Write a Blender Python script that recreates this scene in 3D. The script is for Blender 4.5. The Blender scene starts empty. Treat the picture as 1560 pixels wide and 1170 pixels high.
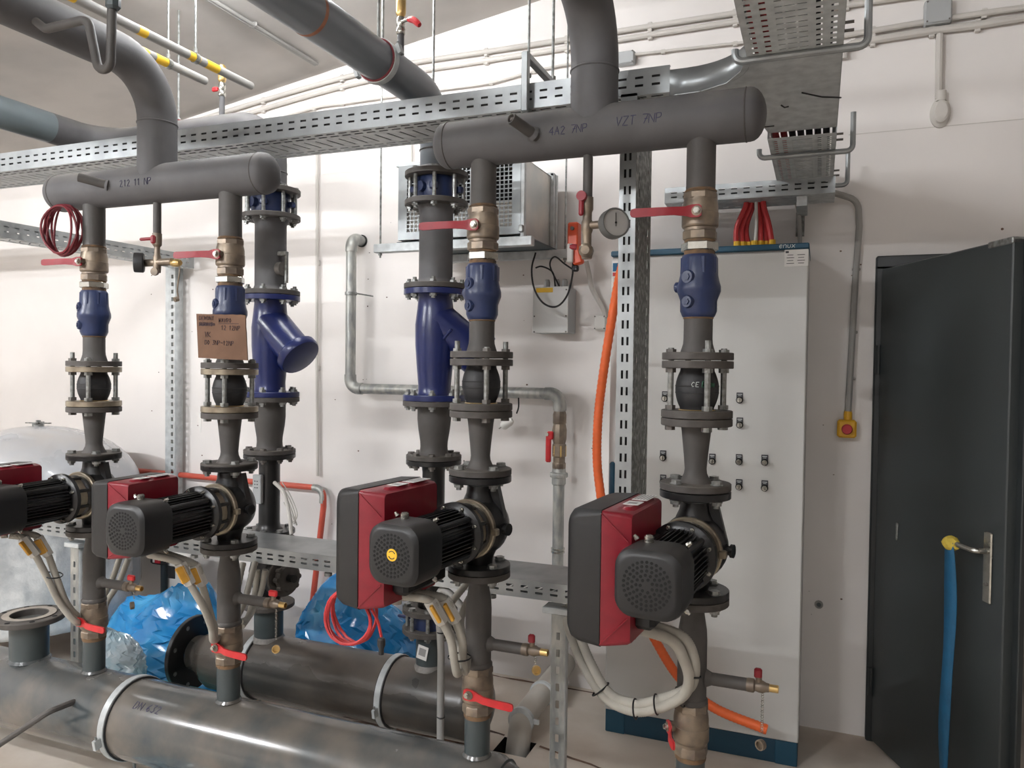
import bpy, math, random
from mathutils import Vector, Matrix, noise
random.seed(7)
S = bpy.context.scene
COL = S.collection
PI = math.pi
# ------------------------------------------------------------------ camera
F = 1172.0; CX = 780.0; CY = 585.0
CAM = Vector((0, 0, 1.585))
_a, _p, _r = math.radians(21.7), math.radians(1.32), math.radians(.72)
FW = Vector((-math.sin(_a) * math.cos(_p), math.cos(_a) * math.cos(_p), -math.sin(_p)))
_r0 = Vector((math.cos(_a), math.sin(_a), 0)); _u0 = _r0.cross(FW)
RT = _r0 * math.cos(_r) + _u0 * math.sin(_r)
UP = _u0 * math.cos(_r) - _r0 * math.sin(_r)
cd = bpy.data.cameras.new('camera'); cd.sensor_width = 36; cd.lens = F / 1560 * 36
cd.clip_start = .02
cam = bpy.data.objects.new('camera', cd); COL.objects.link(cam)
cam.matrix_world = Matrix(((RT.x, UP.x, -FW.x, CAM.x), (RT.y, UP.y, -FW.y, CAM.y), (RT.z, UP.z, -FW.z, CAM.z), (0, 0, 0, 1)))
S.camera = cam
# ------------------------------------------------------------------ world and lamps
S.view_settings.view_transform = 'Standard'; S.view_settings.look = 'None'
S.view_settings.gamma = 1; S.view_settings.use_curve_mapping = False
S.view_settings.exposure = 0.12
W = bpy.data.worlds.new('world'); S.world = W; W.use_nodes = True
W.node_tree.nodes['Background'].inputs[0].default_value = (.9, .95, 1, 1)
W.node_tree.nodes['Background'].inputs[1].default_value = .05
# the room's fluorescent battens (all outside the picture) are built at the end of this block's helpers
LAMPS = [((-2.2, -1.6, 3.1), 'x', 500, 'bare fluorescent batten lamp behind the viewer to the left'),
         ((-4.5, -.5, 2.80), 'x', 500, 'bare fluorescent batten lamp at the far left of the room'),
         ((-2.0, 2.42, 3.17), 'x', 95, 'bare fluorescent batten lamp hung above the blue strainers'),
         ((-4.6, 2.1, 2.82), 'x', 22, 'bare fluorescent batten lamp above the expansion vessel'),
         ((.4, -1.4, 3.4), 'x', 100, 'bare fluorescent batten lamp behind the viewer to the right')]
LAMP_COLOR = (.98, 1, 1.03, 1)

def at(x, y, Y):
    d = FW + RT * ((x - CX) / F) - UP * ((y - CY) / F)
    return CAM + d * (Y / d.y)
# ------------------------------------------------------------------ mesh helpers
def frame(p, d, roll=0):
    z = Vector(d).normalized()
    h = Vector((0, 0, 1)) if abs(z.z) < .9 else Vector((1, 0, 0))
    x = h.cross(z).normalized(); y = z.cross(x)
    m = Matrix(((x.x, y.x, z.x, p[0]), (x.y, y.y, z.y, p[1]), (x.z, y.z, z.z, p[2]), (0, 0, 0, 1)))
    return m @ Matrix.Rotation(roll, 4, 'Z') if roll else m
def tr(x=0, y=0, z=0): return Matrix.Translation((x, y, z))
def rz(a): return Matrix.Rotation(a, 4, 'Z')
def rx(a): return Matrix.Rotation(a, 4, 'X')
def ry(a): return Matrix.Rotation(a, 4, 'Y')
def bend(pts, R, k=6):
    pts = [Vector(p) for p in pts]; out = [pts[0]]
    for i in range(1, len(pts) - 1):
        a, b, c = pts[i - 1], pts[i], pts[i + 1]
        u = (a - b).normalized(); v = (c - b).normalized(); ang = u.angle(v, PI)
        if ang > PI - .05: out.append(b); continue
        d = min(R / math.tan(ang / 2), (a - b).length * .49 if i > 1 else (a - b).length * .95, (c - b).length * .49 if i < len(pts) - 2 else (c - b).length * .95)
        rr = d * math.tan(ang / 2); n = (u + v).normalized(); cen = b + n * (rr / math.sin(ang / 2))
        s, e = b + u * d - cen, b + v * d - cen; tot = s.angle(e); ax = s.cross(e).normalized()
        for j in range(k + 1): out.append(cen + Matrix.Rotation(tot * j / k, 3, ax) @ s)
    out.append(pts[-1]); return out
def smooth(pts, n=6):
    P = [Vector(p) for p in pts]; P = [2 * P[0] - P[1]] + P + [2 * P[-1] - P[-2]]; o = []
    for i in range(1, len(P) - 2):
        for j in range(n):
            t = j / n; a, b, c, d = P[i - 1:i + 3]
            o.append(.5 * ((2 * b) + (c - a) * t + (2 * a - 5 * b + 4 * c - d) * t * t + (3 * b - a - 3 * c + d) * t ** 3))
    o.append(P[-2]); return o
class MB:
    def __init__(s): s.v = []; s.f = []; s.m = []
    def add(s, vs, fs, M=None, mi=0):
        b = len(s.v)
        s.v += [tuple(M @ Vector(p)) for p in vs] if M else [tuple(p) for p in vs]
        s.f += [tuple(i + b for i in f) for f in fs]; s.m += [mi] * len(fs); return s
    def lathe(s, prof, n=24, M=None, mi=0, off=0, caps=True):
        vs = []; fs = []; k = len(prof)
        for r, z in prof:
            for i in range(n):
                t = 2 * PI * (i + off) / n; vs.append((r * math.cos(t), r * math.sin(t), z))
        for j in range(k - 1):
            for i in range(n):
                i2 = (i + 1) % n; fs.append((j * n + i, j * n + i2, (j + 1) * n + i2, (j + 1) * n + i))
        if caps:
            fs.append(tuple(range(n - 1, -1, -1))); fs.append(tuple((k - 1) * n + i for i in range(n)))
        return s.add(vs, fs, M, mi)
    def cyl(s, r, z0, z1, n=16, M=None, mi=0, off=0): return s.lathe([(r, z0), (r, z1)], n, M, mi, off)
    def box(s, sx, sy, sz, M=None, bv=0, mi=0):
        hx, hy, hz = sx / 2, sy / 2, sz / 2
        if bv <= 0:
            vs = [(x, y, z) for z in (-hz, hz) for y in (-hy, hy) for x in (-hx, hx)]
            return s.add(vs, [(0, 2, 3, 1), (4, 5, 7, 6), (0, 1, 5, 4), (2, 6, 7, 3), (0, 4, 6, 2), (1, 3, 7, 5)], M, mi)
        b = min(bv, hx * .9, hy * .9, hz * .9)
        o = []
        for X, Y, z in ((hx - b, hy - b, -hz), (hx, hy, -hz + b), (hx, hy, hz - b), (hx - b, hy - b, hz)):
            c = b if X == hx else b * .3
            o.append([(X - c, -Y, z), (X, -Y + c, z), (X, Y - c, z), (X - c, Y, z), (-X + c, Y, z), (-X, Y - c, z), (-X, -Y + c, z), (-X + c, -Y, z)])
        return s.loft(o, M, mi)
    def loft(s, rings, M=None, mi=0, caps=True):
        n = len(rings[0]); vs = [p for r in rings for p in r]; fs = []
        for j in range(len(rings) - 1):
            for i in range(n):
                i2 = (i + 1) % n; fs.append((j * n + i, j * n + i2, (j + 1) * n + i2, (j + 1) * n + i))
        if caps: fs.append(tuple(range(n - 1, -1, -1))); fs.append(tuple((len(rings) - 1) * n + i for i in range(n)))
        return s.add(vs, fs, M, mi)
    def prism(s, poly, z0, z1, M=None, mi=0):
        return s.loft([[(x, y, z0) for x, y in poly], [(x, y, z1) for x, y in poly]], M, mi)
    def tube(s, pts, r, n=10, M=None, mi=0, closed=False, caps=True):
        P = [Vector(p) for p in pts]; Q = [P[0]]
        for p in P[1:]:
            if (p - Q[-1]).length > 1e-6: Q.append(p)
        P = Q; k = len(P); rings = []; prev = None
        rs = r if isinstance(r, (list, tuple)) else [r] * k
        for i in range(k):
            a = P[(i - 1) % k] if closed or i > 0 else P[i]; b = P[(i + 1) % k] if closed or i < k - 1 else P[i]
            t = (b - a).normalized()
            if prev is None:
                h = Vector((0, 0, 1)) if abs(t.z) < .9 else Vector((1, 0, 0)); x = h.cross(t).normalized()
            else:
                x = (prev - t * prev.dot(t)); x = x.normalized() if x.length > 1e-6 else t.orthogonal().normalized()
            prev = x; y = t.cross(x)
            rings.append([tuple(P[i] + (x * math.cos(2 * PI * j / n) + y * math.sin(2 * PI * j / n)) * rs[min(i, len(rs) - 1)]) for j in range(n)])
        if closed: rings.append(rings[0]); caps = False
        return s.loft(rings, M, mi, caps)
    def plate(s, W, H, holes, M=None, mi=0, shift=None):
        xs = {0.0, W}; ys = {0.0, H}
        for x0, y0, x1, y1 in holes: xs |= {x0, x1}; ys |= {y0, y1}
        xs = sorted(xs); ys = sorted(ys); hs = set()
        ix = {x: i for i, x in enumerate(xs)}; iy = {y: i for i, y in enumerate(ys)}
        for x0, y0, x1, y1 in holes:
            for i in range(ix[x0], ix[x1]):
                for j in range(iy[y0], iy[y1]): hs.add((i, j))
        sh = shift or (lambda x, y: 0)
        n = len(xs); vs = [(x + sh(x, y), y, 0) for y in ys for x in xs]
        fs = [(j * n + i, j * n + i + 1, (j + 1) * n + i + 1, (j + 1) * n + i) for j in range(len(ys) - 1) for i in range(n - 1) if (i, j) not in hs]
        return s.add(vs, fs, M, mi)
    def mesh(s, name, mats, ang=.6):
        me = bpy.data.meshes.new(name); me.from_pydata(s.v, [], s.f)
        for m in (mats if isinstance(mats, (list, tuple)) else [mats]): me.materials.append(MAT[m])
        if any(s.m): me.polygons.foreach_set('material_index', s.m)
        me.polygons.foreach_set('use_smooth', [ang > 0] * len(me.polygons)); me.update()
        if ang > 0: me.set_sharp_from_angle(angle=ang)
        return me
def O(name, me, parent=None, M=None, label=None, cat=None, group=None, kind=None):
    o = bpy.data.objects.new(name, me); COL.objects.link(o)
    if parent: o.parent = parent
    if M is not None: o.matrix_local = M
    for k, v in (('label', label), ('category', cat), ('group', group), ('kind', kind)):
        if v: o[k] = v
    return o
def thing(name, label, cat, loc=(0, 0, 0), rot=0, group=None):
    o = O(name, None, None, tr(*loc) @ rz(rot), label, cat, group); o.empty_display_size = .05; return o
def part(mb, name, mat, parent, M=None, label=None, ang=.6, kind=None):
    return O(name, mb.mesh(name, mat, ang), parent, M, label, None, None, kind)
def single(mb, name, mat, label, cat, M=None, group=None, ang=.6):
    return O(name, mb.mesh(name, mat, ang), None, M, label, cat, group)
def struct(mb, name, mat, M=None, ang=.6): return O(name, mb.mesh(name, mat, ang), None, M, kind='structure')
def solid(o, t, off=0):
    m = o.modifiers.new('thickness', 'SOLIDIFY'); m.thickness = t; m.offset = off; return o
CACHE = {}
def cached(key, fn):
    if key not in CACHE: CACHE[key] = fn()
    return CACHE[key]
# ------------------------------------------------------------------ materials
MAT = {}
def lin(c): return tuple(((v / 255) / 12.92 if v / 255 <= .04045 else ((v / 255 + .055) / 1.055) ** 2.4) for v in c) + (1,)
def mat(name, col, rough=.5, metal=0, var=0, scale=8, col2=None, bump=0, bscale=60, dust=0, dustcol=(150, 140, 128), spec=.5, coat=0, alpha=1, trans=0, stretch=None, thr=(.4, .65), detail=4):
    m = bpy.data.materials.new(name); m.use_nodes = True; N = m.node_tree.nodes; L = m.node_tree.links
    b = N['Principled BSDF']; c1 = lin(col)
    b.inputs['Roughness'].default_value = rough; b.inputs['Metallic'].default_value = metal
    b.inputs['Specular IOR Level'].default_value = spec; b.inputs['Coat Weight'].default_value = coat
    b.inputs['Alpha'].default_value = alpha; b.inputs['Transmission Weight'].default_value = trans
    tc = N.new('ShaderNodeTexCoord'); src = tc.outputs['Object']
    if stretch:
        mp = N.new('ShaderNodeMapping'); mp.inputs['Scale'].default_value = stretch; L.new(src, mp.inputs[0]); src = mp.outputs[0]
    out = None
    if var or col2:
        n = N.new('ShaderNodeTexNoise'); n.inputs['Scale'].default_value = scale; n.inputs['Detail'].default_value = detail; L.new(src, n.inputs['Vector'])
        r = N.new('ShaderNodeValToRGB'); r.color_ramp.elements[0].position, r.color_ramp.elements[1].position = thr
        c2 = lin(col2) if col2 else tuple(min(1, v * (1 + var)) for v in c1[:3]) + (1,)
        r.color_ramp.elements[0].color = c1; r.color_ramp.elements[1].color = c2
        L.new(n.outputs[0], r.inputs[0]); out = r.outputs[0]
        rm = N.new('ShaderNodeMapRange'); rm.inputs[3].default_value = max(0, rough - .08); rm.inputs[4].default_value = min(1, rough + .12)
        L.new(n.outputs[0], rm.inputs[0]); L.new(rm.outputs[0], b.inputs['Roughness'])
    if dust:
        g = N.new('ShaderNodeNewGeometry'); sx = N.new('ShaderNodeSeparateXYZ'); L.new(g.outputs['Normal'], sx.inputs[0])
        mr = N.new('ShaderNodeMapRange'); mr.inputs[1].default_value = .15; mr.inputs[2].default_value = .95; L.new(sx.outputs[2], mr.inputs[0])
        n2 = N.new('ShaderNodeTexNoise'); n2.inputs['Scale'].default_value = 5; n2.inputs['Detail'].default_value = 6; L.new(tc.outputs['Object'], n2.inputs['Vector'])
        r2 = N.new('ShaderNodeMapRange'); r2.inputs[1].default_value = .30; r2.inputs[2].default_value = .70; L.new(n2.outputs[0], r2.inputs[0])
        mu = N.new('ShaderNodeMath'); mu.operation = 'MULTIPLY'; L.new(mr.outputs[0], mu.inputs[0]); L.new(r2.outputs[0], mu.inputs[1])
        m2 = N.new('ShaderNodeMath'); m2.operation = 'MULTIPLY'; L.new(mu.outputs[0], m2.inputs[0]); m2.inputs[1].default_value = dust
        mx = N.new('ShaderNodeMix'); mx.data_type = 'RGBA'; L.new(m2.outputs[0], mx.inputs[0])
        if out: L.new(out, mx.inputs[6])
        else: mx.inputs[6].default_value = c1
        mx.inputs[7].default_value = lin(dustcol); out = mx.outputs[2]
        rr = N.new('ShaderNodeMapRange'); rr.inputs[3].default_value = rough; rr.inputs[4].default_value = .9 if rough > .3 else .5
        L.new(m2.outputs[0], rr.inputs[0]); L.new(rr.outputs[0], b.inputs['Roughness'])
    if out: L.new(out, b.inputs['Base Color'])
    else: b.inputs['Base Color'].default_value = c1
    if bump:
        n3 = N.new('ShaderNodeTexNoise'); n3.inputs['Scale'].default_value = bscale; n3.inputs['Detail'].default_value = 3; L.new(src, n3.inputs['Vector'])
        bp = N.new('ShaderNodeBump'); bp.inputs['Strength'].default_value = bump; bp.inputs['Distance'].default_value = .004
        L.new(n3.outputs[0], bp.inputs['Height']); L.new(bp.outputs[0], b.inputs['Normal'])
    MAT[name] = m; return m
mat('wall', (236, 231, 227), .85, var=-.1, scale=1.2, bump=.12, bscale=40)
mat('ceiling', (176, 172, 167), .9, col2=(192, 187, 181), scale=2.2, bump=.2, bscale=25)
mat('floor', (212, 202, 190), .85, col2=(182, 166, 150), scale=2.2, thr=(.45, .75), bump=.2, bscale=30, detail=8)
mat('mortar', (120, 95, 80), .95, col2=(80, 66, 58), scale=14)
mat('pit', (30, 27, 25), .95)
mat('primer', (84, 83, 84), .62, var=.2, scale=9, bump=.06, bscale=160, dust=.55, dustcol=(158, 152, 146))
mat('primer_dark', (74, 71, 69), .6, var=.2, scale=14, bump=.06, bscale=160, dust=.35, dustcol=(140, 132, 124))
mat('flange_grey', (80, 76, 73), .6, col2=(66, 61, 57), scale=18, dust=.4, dustcol=(140, 132, 122))
mat('face_grey', (178, 168, 156), .7, var=-.1, scale=20)
mat('header_front', (62, 71, 75), .14, col2=(112, 105, 97), scale=3.2, thr=(.44, .64), detail=7, dust=.5, dustcol=(128, 118, 107), spec=.8)
mat('header_rear', (62, 63, 62), .24, col2=(86, 80, 74), scale=3.4, thr=(.42, .66), detail=7, dust=.9, dustcol=(116, 104, 94), spec=.5)
mat('greenpipe', (62, 70, 72), .35, var=.2, scale=6, dust=.3)
mat('bluegrey_pipe', (104, 114, 118), .35, var=.2, scale=4, dust=.25, dustcol=(165, 165, 165))
mat('shiny_pipe', (116, 121, 127), .3, var=.2, scale=4, dust=.3, dustcol=(165, 165, 165))
mat('weld', (128, 124, 120), .6, metal=.3, var=.3, scale=60)
mat('rustmark', (150, 98, 74), .6, var=.3, scale=40)
mat('rust', (118, 92, 66), .8, col2=(92, 76, 62), scale=40)
mat('brass', (144, 130, 113), .42, metal=.55, col2=(112, 101, 91), scale=20, dust=.3)
mat('brass_bright', (198, 168, 112), .28, metal=.8, var=.2, scale=20)
mat('chrome', (188, 186, 178), .22, metal=.9, var=-.2, scale=40)
mat('zinc', (156, 158, 156), .4, metal=.7, col2=(118, 118, 114), scale=60)
mat('bolt_dark', (104, 100, 96), .5, metal=.5, var=.3, scale=60)
mat('galv', (204, 208, 208), .42, metal=.15, col2=(182, 186, 187), scale=26, thr=(.35, .65))  # zinc lightened to make up for the little light under the trays
mat('galv_darkened', (166, 170, 171), .36, metal=.6, col2=(148, 152, 153), scale=9)  # same zinc, darkened because the tray sides are lit directly
mat('galv_mottled', (92, 92, 88), .45, metal=.6, col2=(150, 150, 146), scale=45, thr=(.45, .6), stretch=(1, 1, .45))
mat('galv_pipe', (150, 152, 150), .45, metal=.55, col2=(186, 186, 180), scale=30, stretch=(1, 1, .4))
mat('stainless_dirty', (176, 166, 146), .35, metal=.8, col2=(120, 108, 94), scale=10)
mat('red_lever_shaded', (138, 24, 36), .45, var=.15, scale=30)  # lever red darkened, shade on the upper levers is in the colour
mat('red_lever', (188, 30, 36), .4, var=.15, scale=30, dust=.15, coat=.2)
mat('red_dark', (132, 26, 38), .45, var=.15, scale=30)
mat('blue_enamel', (34, 46, 80), .35, var=.3, scale=14, dust=.2, dustcol=(110, 115, 140))
mat('blue_bright', (25, 36, 86), .28, var=.25, scale=10, dust=.15, dustcol=(110, 115, 160))
mat('rubber', (34, 34, 36), .55, var=.3, scale=30, dust=.15)
mat('pump_black', (22, 22, 23), .32, var=.3, scale=30, dust=.12, dustcol=(90, 86, 80))
mat('pump_plastic', (20, 20, 21), .5, var=.15, scale=60, dust=.12, dustcol=(92, 88, 84))
mat('pump_fan', (25, 26, 28), .42, var=.12, scale=60, dust=.1)
mat('hole_black', (8, 8, 9), .8)  # near black; also painted shade for the fan openings
mat('pump_red', (130, 19, 36), .38, var=.1, scale=40, dust=.12, dustcol=(150, 90, 90), coat=.2)
mat('white_label', (226, 224, 220), .6)
mat('grey_label', (150, 148, 146), .6)
mat('label_print', (70, 70, 74), .7)
mat('yellow', (232, 186, 46), .5)
mat('yellow_tag', (214, 160, 62), .55, var=.2, scale=30)
mat('ink', (58, 56, 88), .8)
mat('ink_dark', (62, 50, 58), .8)
mat('white_print', (206, 210, 208), .6)
mat('green_print', (40, 92, 66), .6)
mat('cabinet', (208, 208, 205), .45, var=-.05, scale=2, bump=.03, bscale=300)
mat('petrol', (24, 70, 92), .45, var=.2, scale=6)
mat('petrol_dark', (22, 60, 80), .45, var=.2, scale=6, dust=.3, dustcol=(110, 100, 90))
mat('door', (52, 57, 58), .42, var=.12, scale=3, bump=.04, bscale=80)
mat('door_frame', (40, 44, 45), .45, var=.2, scale=6)
mat('cable_grey', (176, 172, 162), .55, var=-.1, scale=20)
mat('cable_white', (202, 200, 194), .5)
mat('cable_red', (186, 50, 52), .5)
mat('cable_darkred', (120, 34, 44), .5)
mat('cable_black', (28, 28, 30), .5)
mat('conduit', (206, 201, 194), .6, var=-.08, scale=5)
mat('conduit_grey', (148, 146, 142), .6, var=.1, scale=5)
mat('orange', (238, 108, 52), .45, var=.08, scale=40)
mat('red_pipe', (196, 84, 66), .45, var=.15, scale=14, dust=.3, dustcol=(180, 150, 140))
mat('cardboard', (112, 84, 66), .9, col2=(100, 75, 59), scale=10)
mat('tank', (180, 184, 190), .22, var=-.06, scale=3, coat=.4, dust=.5, dustcol=(196, 184, 170))
mat('bag_blue', (24, 128, 194), .2, col2=(88, 176, 220), scale=5, thr=(.42, .75), spec=.7, bump=.5, bscale=20, alpha=.96)
mat('film_clear', (206, 216, 220), .14, col2=(150, 190, 205), scale=9, spec=.8, bump=.4, bscale=30, alpha=.8)
mat('wrap', (226, 228, 228), .25, col2=(196, 200, 202), scale=20, bump=.5, bscale=90, alpha=.82, spec=.6)
mat('teal', (82, 168, 176), .5, col2=(120, 190, 190), scale=3)
mat('white_plastic', (222, 220, 214), .5)
mat('grey_plastic', (170, 172, 172), .5)
mat('orange_red', (226, 84, 40), .4)
mat('estop_yellow', (222, 168, 40), .5)
mat('estop_red', (180, 34, 44), .4)
mat('strap_blue', (26, 92, 130), .6, var=.2, scale=20)
mat('rag', (216, 190, 80), .8, var=.2, scale=30)
mat('gauge_case', (92, 92, 90), .5, var=.1)
mat('gauge_face', (158, 156, 152), .5)
mat('duct', (178, 180, 178), .38, metal=.7, col2=(206, 200, 192), scale=6, thr=(.4, .7))
mat('duct_dark', (84, 92, 96), .5, metal=.4, var=.2, scale=8)
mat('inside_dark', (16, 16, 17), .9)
mat('wood', (196, 160, 122), .8, var=-.15, scale=12, stretch=(1, 8, 1))
mat('pvc', (190, 186, 178), .45, var=-.12, scale=5, dust=.4, dustcol=(180, 160, 140))
# ------------------------------------------------------------------ the room
WY = 3.635
def ceil_z(x): return 3.058 + .15 * (x + 3.632)
fl = MB().plate(11.0, 9.0, [(5.285, 7.89, 5.43, 8.02)], tr(-6.5, -5.0, 0))
floor = struct(fl, 'floor', 'floor')
pit = MB(); pit.box(.16, .15, .02, tr(-1.14, 2.955, -.16))
for sx in (-1, 1): pit.box(.012, .15, .16, tr(-1.1425 + sx * .0785, 2.955, -.081))
for sy in (-1, 1): pit.box(.15, .012, .16, tr(-1.1425, 2.955 + sy * .071, -.081))
part(pit, 'drain_pit', 'pit', floor)
cr = MB()
for a, b, w in (((-1.62, 3.10), (-1.22, 3.03), .03), ((-1.05, 3.0), (-.5, 2.86), .028), ((-1.7, 3.60), (-.9, 3.60), .03)):
    n = 14
    for side in (0,):
        pts = []
        for i in range(n + 1):
            t = i / n; pts.append((a[0] + (b[0] - a[0]) * t, a[1] + (b[1] - a[1]) * t + .01 * noise.noise((t * 6, a[0], 0))))
        vs = []; fs = []
        for i, (x, y) in enumerate(pts):
            ww = w * (.5 + .4 * noise.noise((x * 14, y * 9, 2))); vs += [(x, y - ww / 2, .001), (x, y + ww / 2, .001)]
            if i: fs.append((2 * i - 2, 2 * i, 2 * i + 1, 2 * i - 1))
        cr.add(vs, fs)
part(cr, 'floor_joint', 'mortar', floor)
# back wall with a door opening
DX0, DX1, DZ = .235, 1.12, 2.03
wb = MB()
def wallpanel(x0, x1, z0, f):
    a, b = f(x0), f(x1)
    wb.add([(x0, WY, z0), (x1, WY, z0), (x1, WY, b), (x0, WY, a), (x0, WY + .2, z0), (x1, WY + .2, z0), (x1, WY + .2, b), (x0, WY + .2, a)],
           [(0, 1, 2, 3), (5, 4, 7, 6), (4, 0, 3, 7), (1, 5, 6, 2), (3, 2, 6, 7), (4, 5, 1, 0)])
up = lambda x: ceil_z(x) + .01
wallpanel(-6.5, DX0, 0, up); wallpanel(DX0, DX1, DZ, up); wallpanel(DX1, 4.5, 0, up)
struct(wb, 'wall_back', 'wall')
# little pits and stains in the plaster
def slab(name, pts, th, mat_, flip=1):
    n = len(pts); d = Vector(th)
    m = MB().add([Vector(p) for p in pts] + [Vector(p) + d for p in pts], [tuple(range(n)), tuple(range(2 * n - 1, n - 1, -1))] + [(i, i + n, (i + 1) % n + n, (i + 1) % n) for i in range(n)])
    return struct(m, name, mat_)
slab('ceiling', [(-6.5, -5.0, ceil_z(-6.5)), (-6.5, WY + .2, ceil_z(-6.5)), (4.5, WY + .2, ceil_z(4.5)), (4.5, -5.0, ceil_z(4.5))], (0, 0, .2), 'ceiling')
slab('wall_left', [(-6.5, -5.0, 0), (-6.5, WY, 0), (-6.5, WY, ceil_z(-6.5)), (-6.5, -5.0, ceil_z(-6.5))], (-.15, 0, 0), 'wall')
slab('wall_right', [(4.5, -5.0, 0), (4.5, WY, 0), (4.5, WY, ceil_z(4.5)), (4.5, -5.0, ceil_z(4.5))], (.15, 0, 0), 'wall')
slab('wall_front', [(-6.5, -5.0, 0), (4.5, -5.0, 0), (4.5, -5.0, ceil_z(4.5)), (-6.5, -5.0, ceil_z(-6.5))], (0, -.15, 0), 'wall')
# short corridor beyond the door
slab('wall_corridor', [(-.6, 5.2, 0), (2.2, 5.2, 0), (2.2, 5.2, 2.6), (-.6, 5.2, 2.6)], (0, .1, 0), 'wall')
slab('floor_corridor', [(-.6, WY + .2, -.001), (2.2, WY + .2, -.001), (2.2, 5.2, -.001), (-.6, 5.2, -.001)], (0, 0, -.1), 'floor')
# door frame and leaf
fr = MB()
for x in (DX0 + .02, DX1 - .02): fr.box(.075, .26, DZ, tr(x, WY + .09, DZ / 2), .006)
fr.box(DX1 - DX0 + .035, .26, .06, tr((DX0 + DX1) / 2, WY + .09, DZ + .01), .006)
fo = struct(fr, 'trim_door', 'door_frame')
hg = Vector((.262, WY - .04, .012)); ang = -math.radians(66)
leaf = O('door_1', None, None, tr(*hg) @ rz(ang), kind='structure')
lw, lh, lt = .80, 2.0, .05
m = MB(); m.box(lw, lt, lh, tr(lw / 2, 0, lh / 2), .004); part(m, 'door_leaf', 'door', leaf)
m = MB(); m.box(.03, .02, lh - .02, tr(lw + .012, .018, lh / 2), .003); part(m, 'door_rebate', 'door_frame', leaf)
m = MB(); m.box(.12, lt + .006, .022, tr(lw - .06, 0, lh - .011 + .004), .003); part(m, 'door_closer_plate', 'zinc', leaf)
for z in (.25, 1.62):
    m = MB(); m.cyl(.011, z - .06, z + .06, 10, tr(-.005, -.03, 0)); part(m, 'hinge', 'door_frame', leaf)
hz = .985; hx = lw - .075
m = MB(); m.box(.04, .008, .235, tr(hx, -lt / 2 - .004, hz - .055), .0035); part(m, 'handle_plate', 'chrome', leaf)
m = MB(); m.tube(bend([(hx, -lt / 2, hz), (hx, -lt / 2 - .05, hz), (hx - .13, -lt / 2 - .05, hz)], .015), .0095, 10); part(m, 'door_handle', 'chrome', leaf)
m = MB(); m.box(.012, .006, .07, tr(.17, -lt / 2 - .003, .93), .002); part(m, 'small_latch', 'zinc', leaf)
m = MB(); m.cyl(.006, 0, .008, 8, tr(hx, -lt / 2 - .004, hz - .11) @ rx(PI / 2)); part(m, 'key_cylinder', 'bolt_dark', leaf)
LM = tr(*hg) @ rz(ang)
st = MB(); n = 20; vs = []; fs = []
for i in range(n + 1):
    t = i / n; z = hz + .004 - t * .96; c = hx - .118 + .005 * math.sin(t * 5) + .012 * t; w = .023 + .003 * math.sin(t * 11); y = -lt / 2 - .062 + .006 * math.sin(t * 7)
    tw = .35 * math.sin(t * 4.2)
    vs += [(c - w * math.cos(tw), y - w * math.sin(tw), z), (c + w * math.cos(tw), y + w * math.sin(tw), z)]
    if i: fs.append((2 * i - 2, 2 * i, 2 * i + 1, 2 * i - 1))
st.add(vs, fs)
solid(single(st, 'webbing_strap', 'strap_blue', 'long blue webbing strap hanging from the dark door handle', 'strap', LM), .003)
rg = MB(); k = 14; rings = []
for i in range(9):
    t = i / 8; r = .02 * (.5 + .8 * math.sin(PI * (t * .85 + .1)))
    rings.append([(hx - .155 + t * .062, -lt / 2 - .05 + (r + .006 * noise.noise((i * .9, j * .9, 1))) * math.cos(2 * PI * j / k), hz - .004 + (r + .006 * noise.noise((i * .9, j * .9, 5))) * math.sin(2 * PI * j / k)) for j in range(k)])
rg.loft(rings)
single(rg, 'knotted_rag', 'rag', 'yellow rag knotted round the end of the dark door handle', 'rag', LM)
# concrete pits (countable scars kept as one piece of the plaster)
pm = MB(); random.seed(3)
for i in range(90):
    x = random.uniform(-4.2, 1.2); z = random.uniform(.5, 2.9); r = random.uniform(.002, .006)
    if DX0 - .05 < x < DX1 + .05 and z < 2.1: continue
    pm.lathe([(r, 0), (r * .8, .0012)], 7, frame((x, WY, z), (0, -1, 0)) @ Matrix.Diagonal((1, random.uniform(.4, 1), 1, 1)))
o = part(pm, 'plaster_pits', 'mortar', bpy.data.objects['wall_back'], kind='stuff')
sm = MB()
for a, b, y in ((1265, 1290, 155), (540, 640, 590)): pass
# wall seam lines
m = MB()
for z0, x0, x1 in ((2.60, .1, 2.0),): m.box(x1 - x0, .002, .003, tr((x0 + x1) / 2, WY - .0005, z0))
part(m, 'plaster_seam', 'conduit', bpy.data.objects['wall_back'])

# ------------------------------------------------------------------ fluorescent lamps
for (lx, ly, lz), ax, en, lab in LAMPS:
    em = bpy.data.materials.new('lamp_tube'); em.use_nodes = True; nb = em.node_tree.nodes['Principled BSDF']
    nb.inputs['Emission Color'].default_value = LAMP_COLOR; nb.inputs['Emission Strength'].default_value = en; MAT['lamp_tube'] = em
    t = thing('fluorescent_lamp', lab, 'lamp', (lx, ly, lz), PI / 2 if ax == 'y' else 0, 'fluorescent lamps')
    part(MB().cyl(.02, -.6, .6, 16, frame((0, 0, 0), (1, 0, 0))), 'tube', 'lamp_tube', t)
    part(MB().box(1.26, .13, .045, tr(0, 0, .05), .006), 'batten', 'white_plastic', t)
    for s_ in (-1, 1):
        part(MB().box(.025, .045, .07, tr(s_ * .61, 0, .02), .006), 'lamp_holder', 'white_plastic', t)
        zc = min(ceil_z(lx + (s_ * .5 if ax == 'x' else 0)), 9) - lz
        part(MB().cyl(.004, .07, max(zc, .08), 8, tr(s_ * .5, 0, 0)), 'hanger_rod', 'zinc', t)
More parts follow.
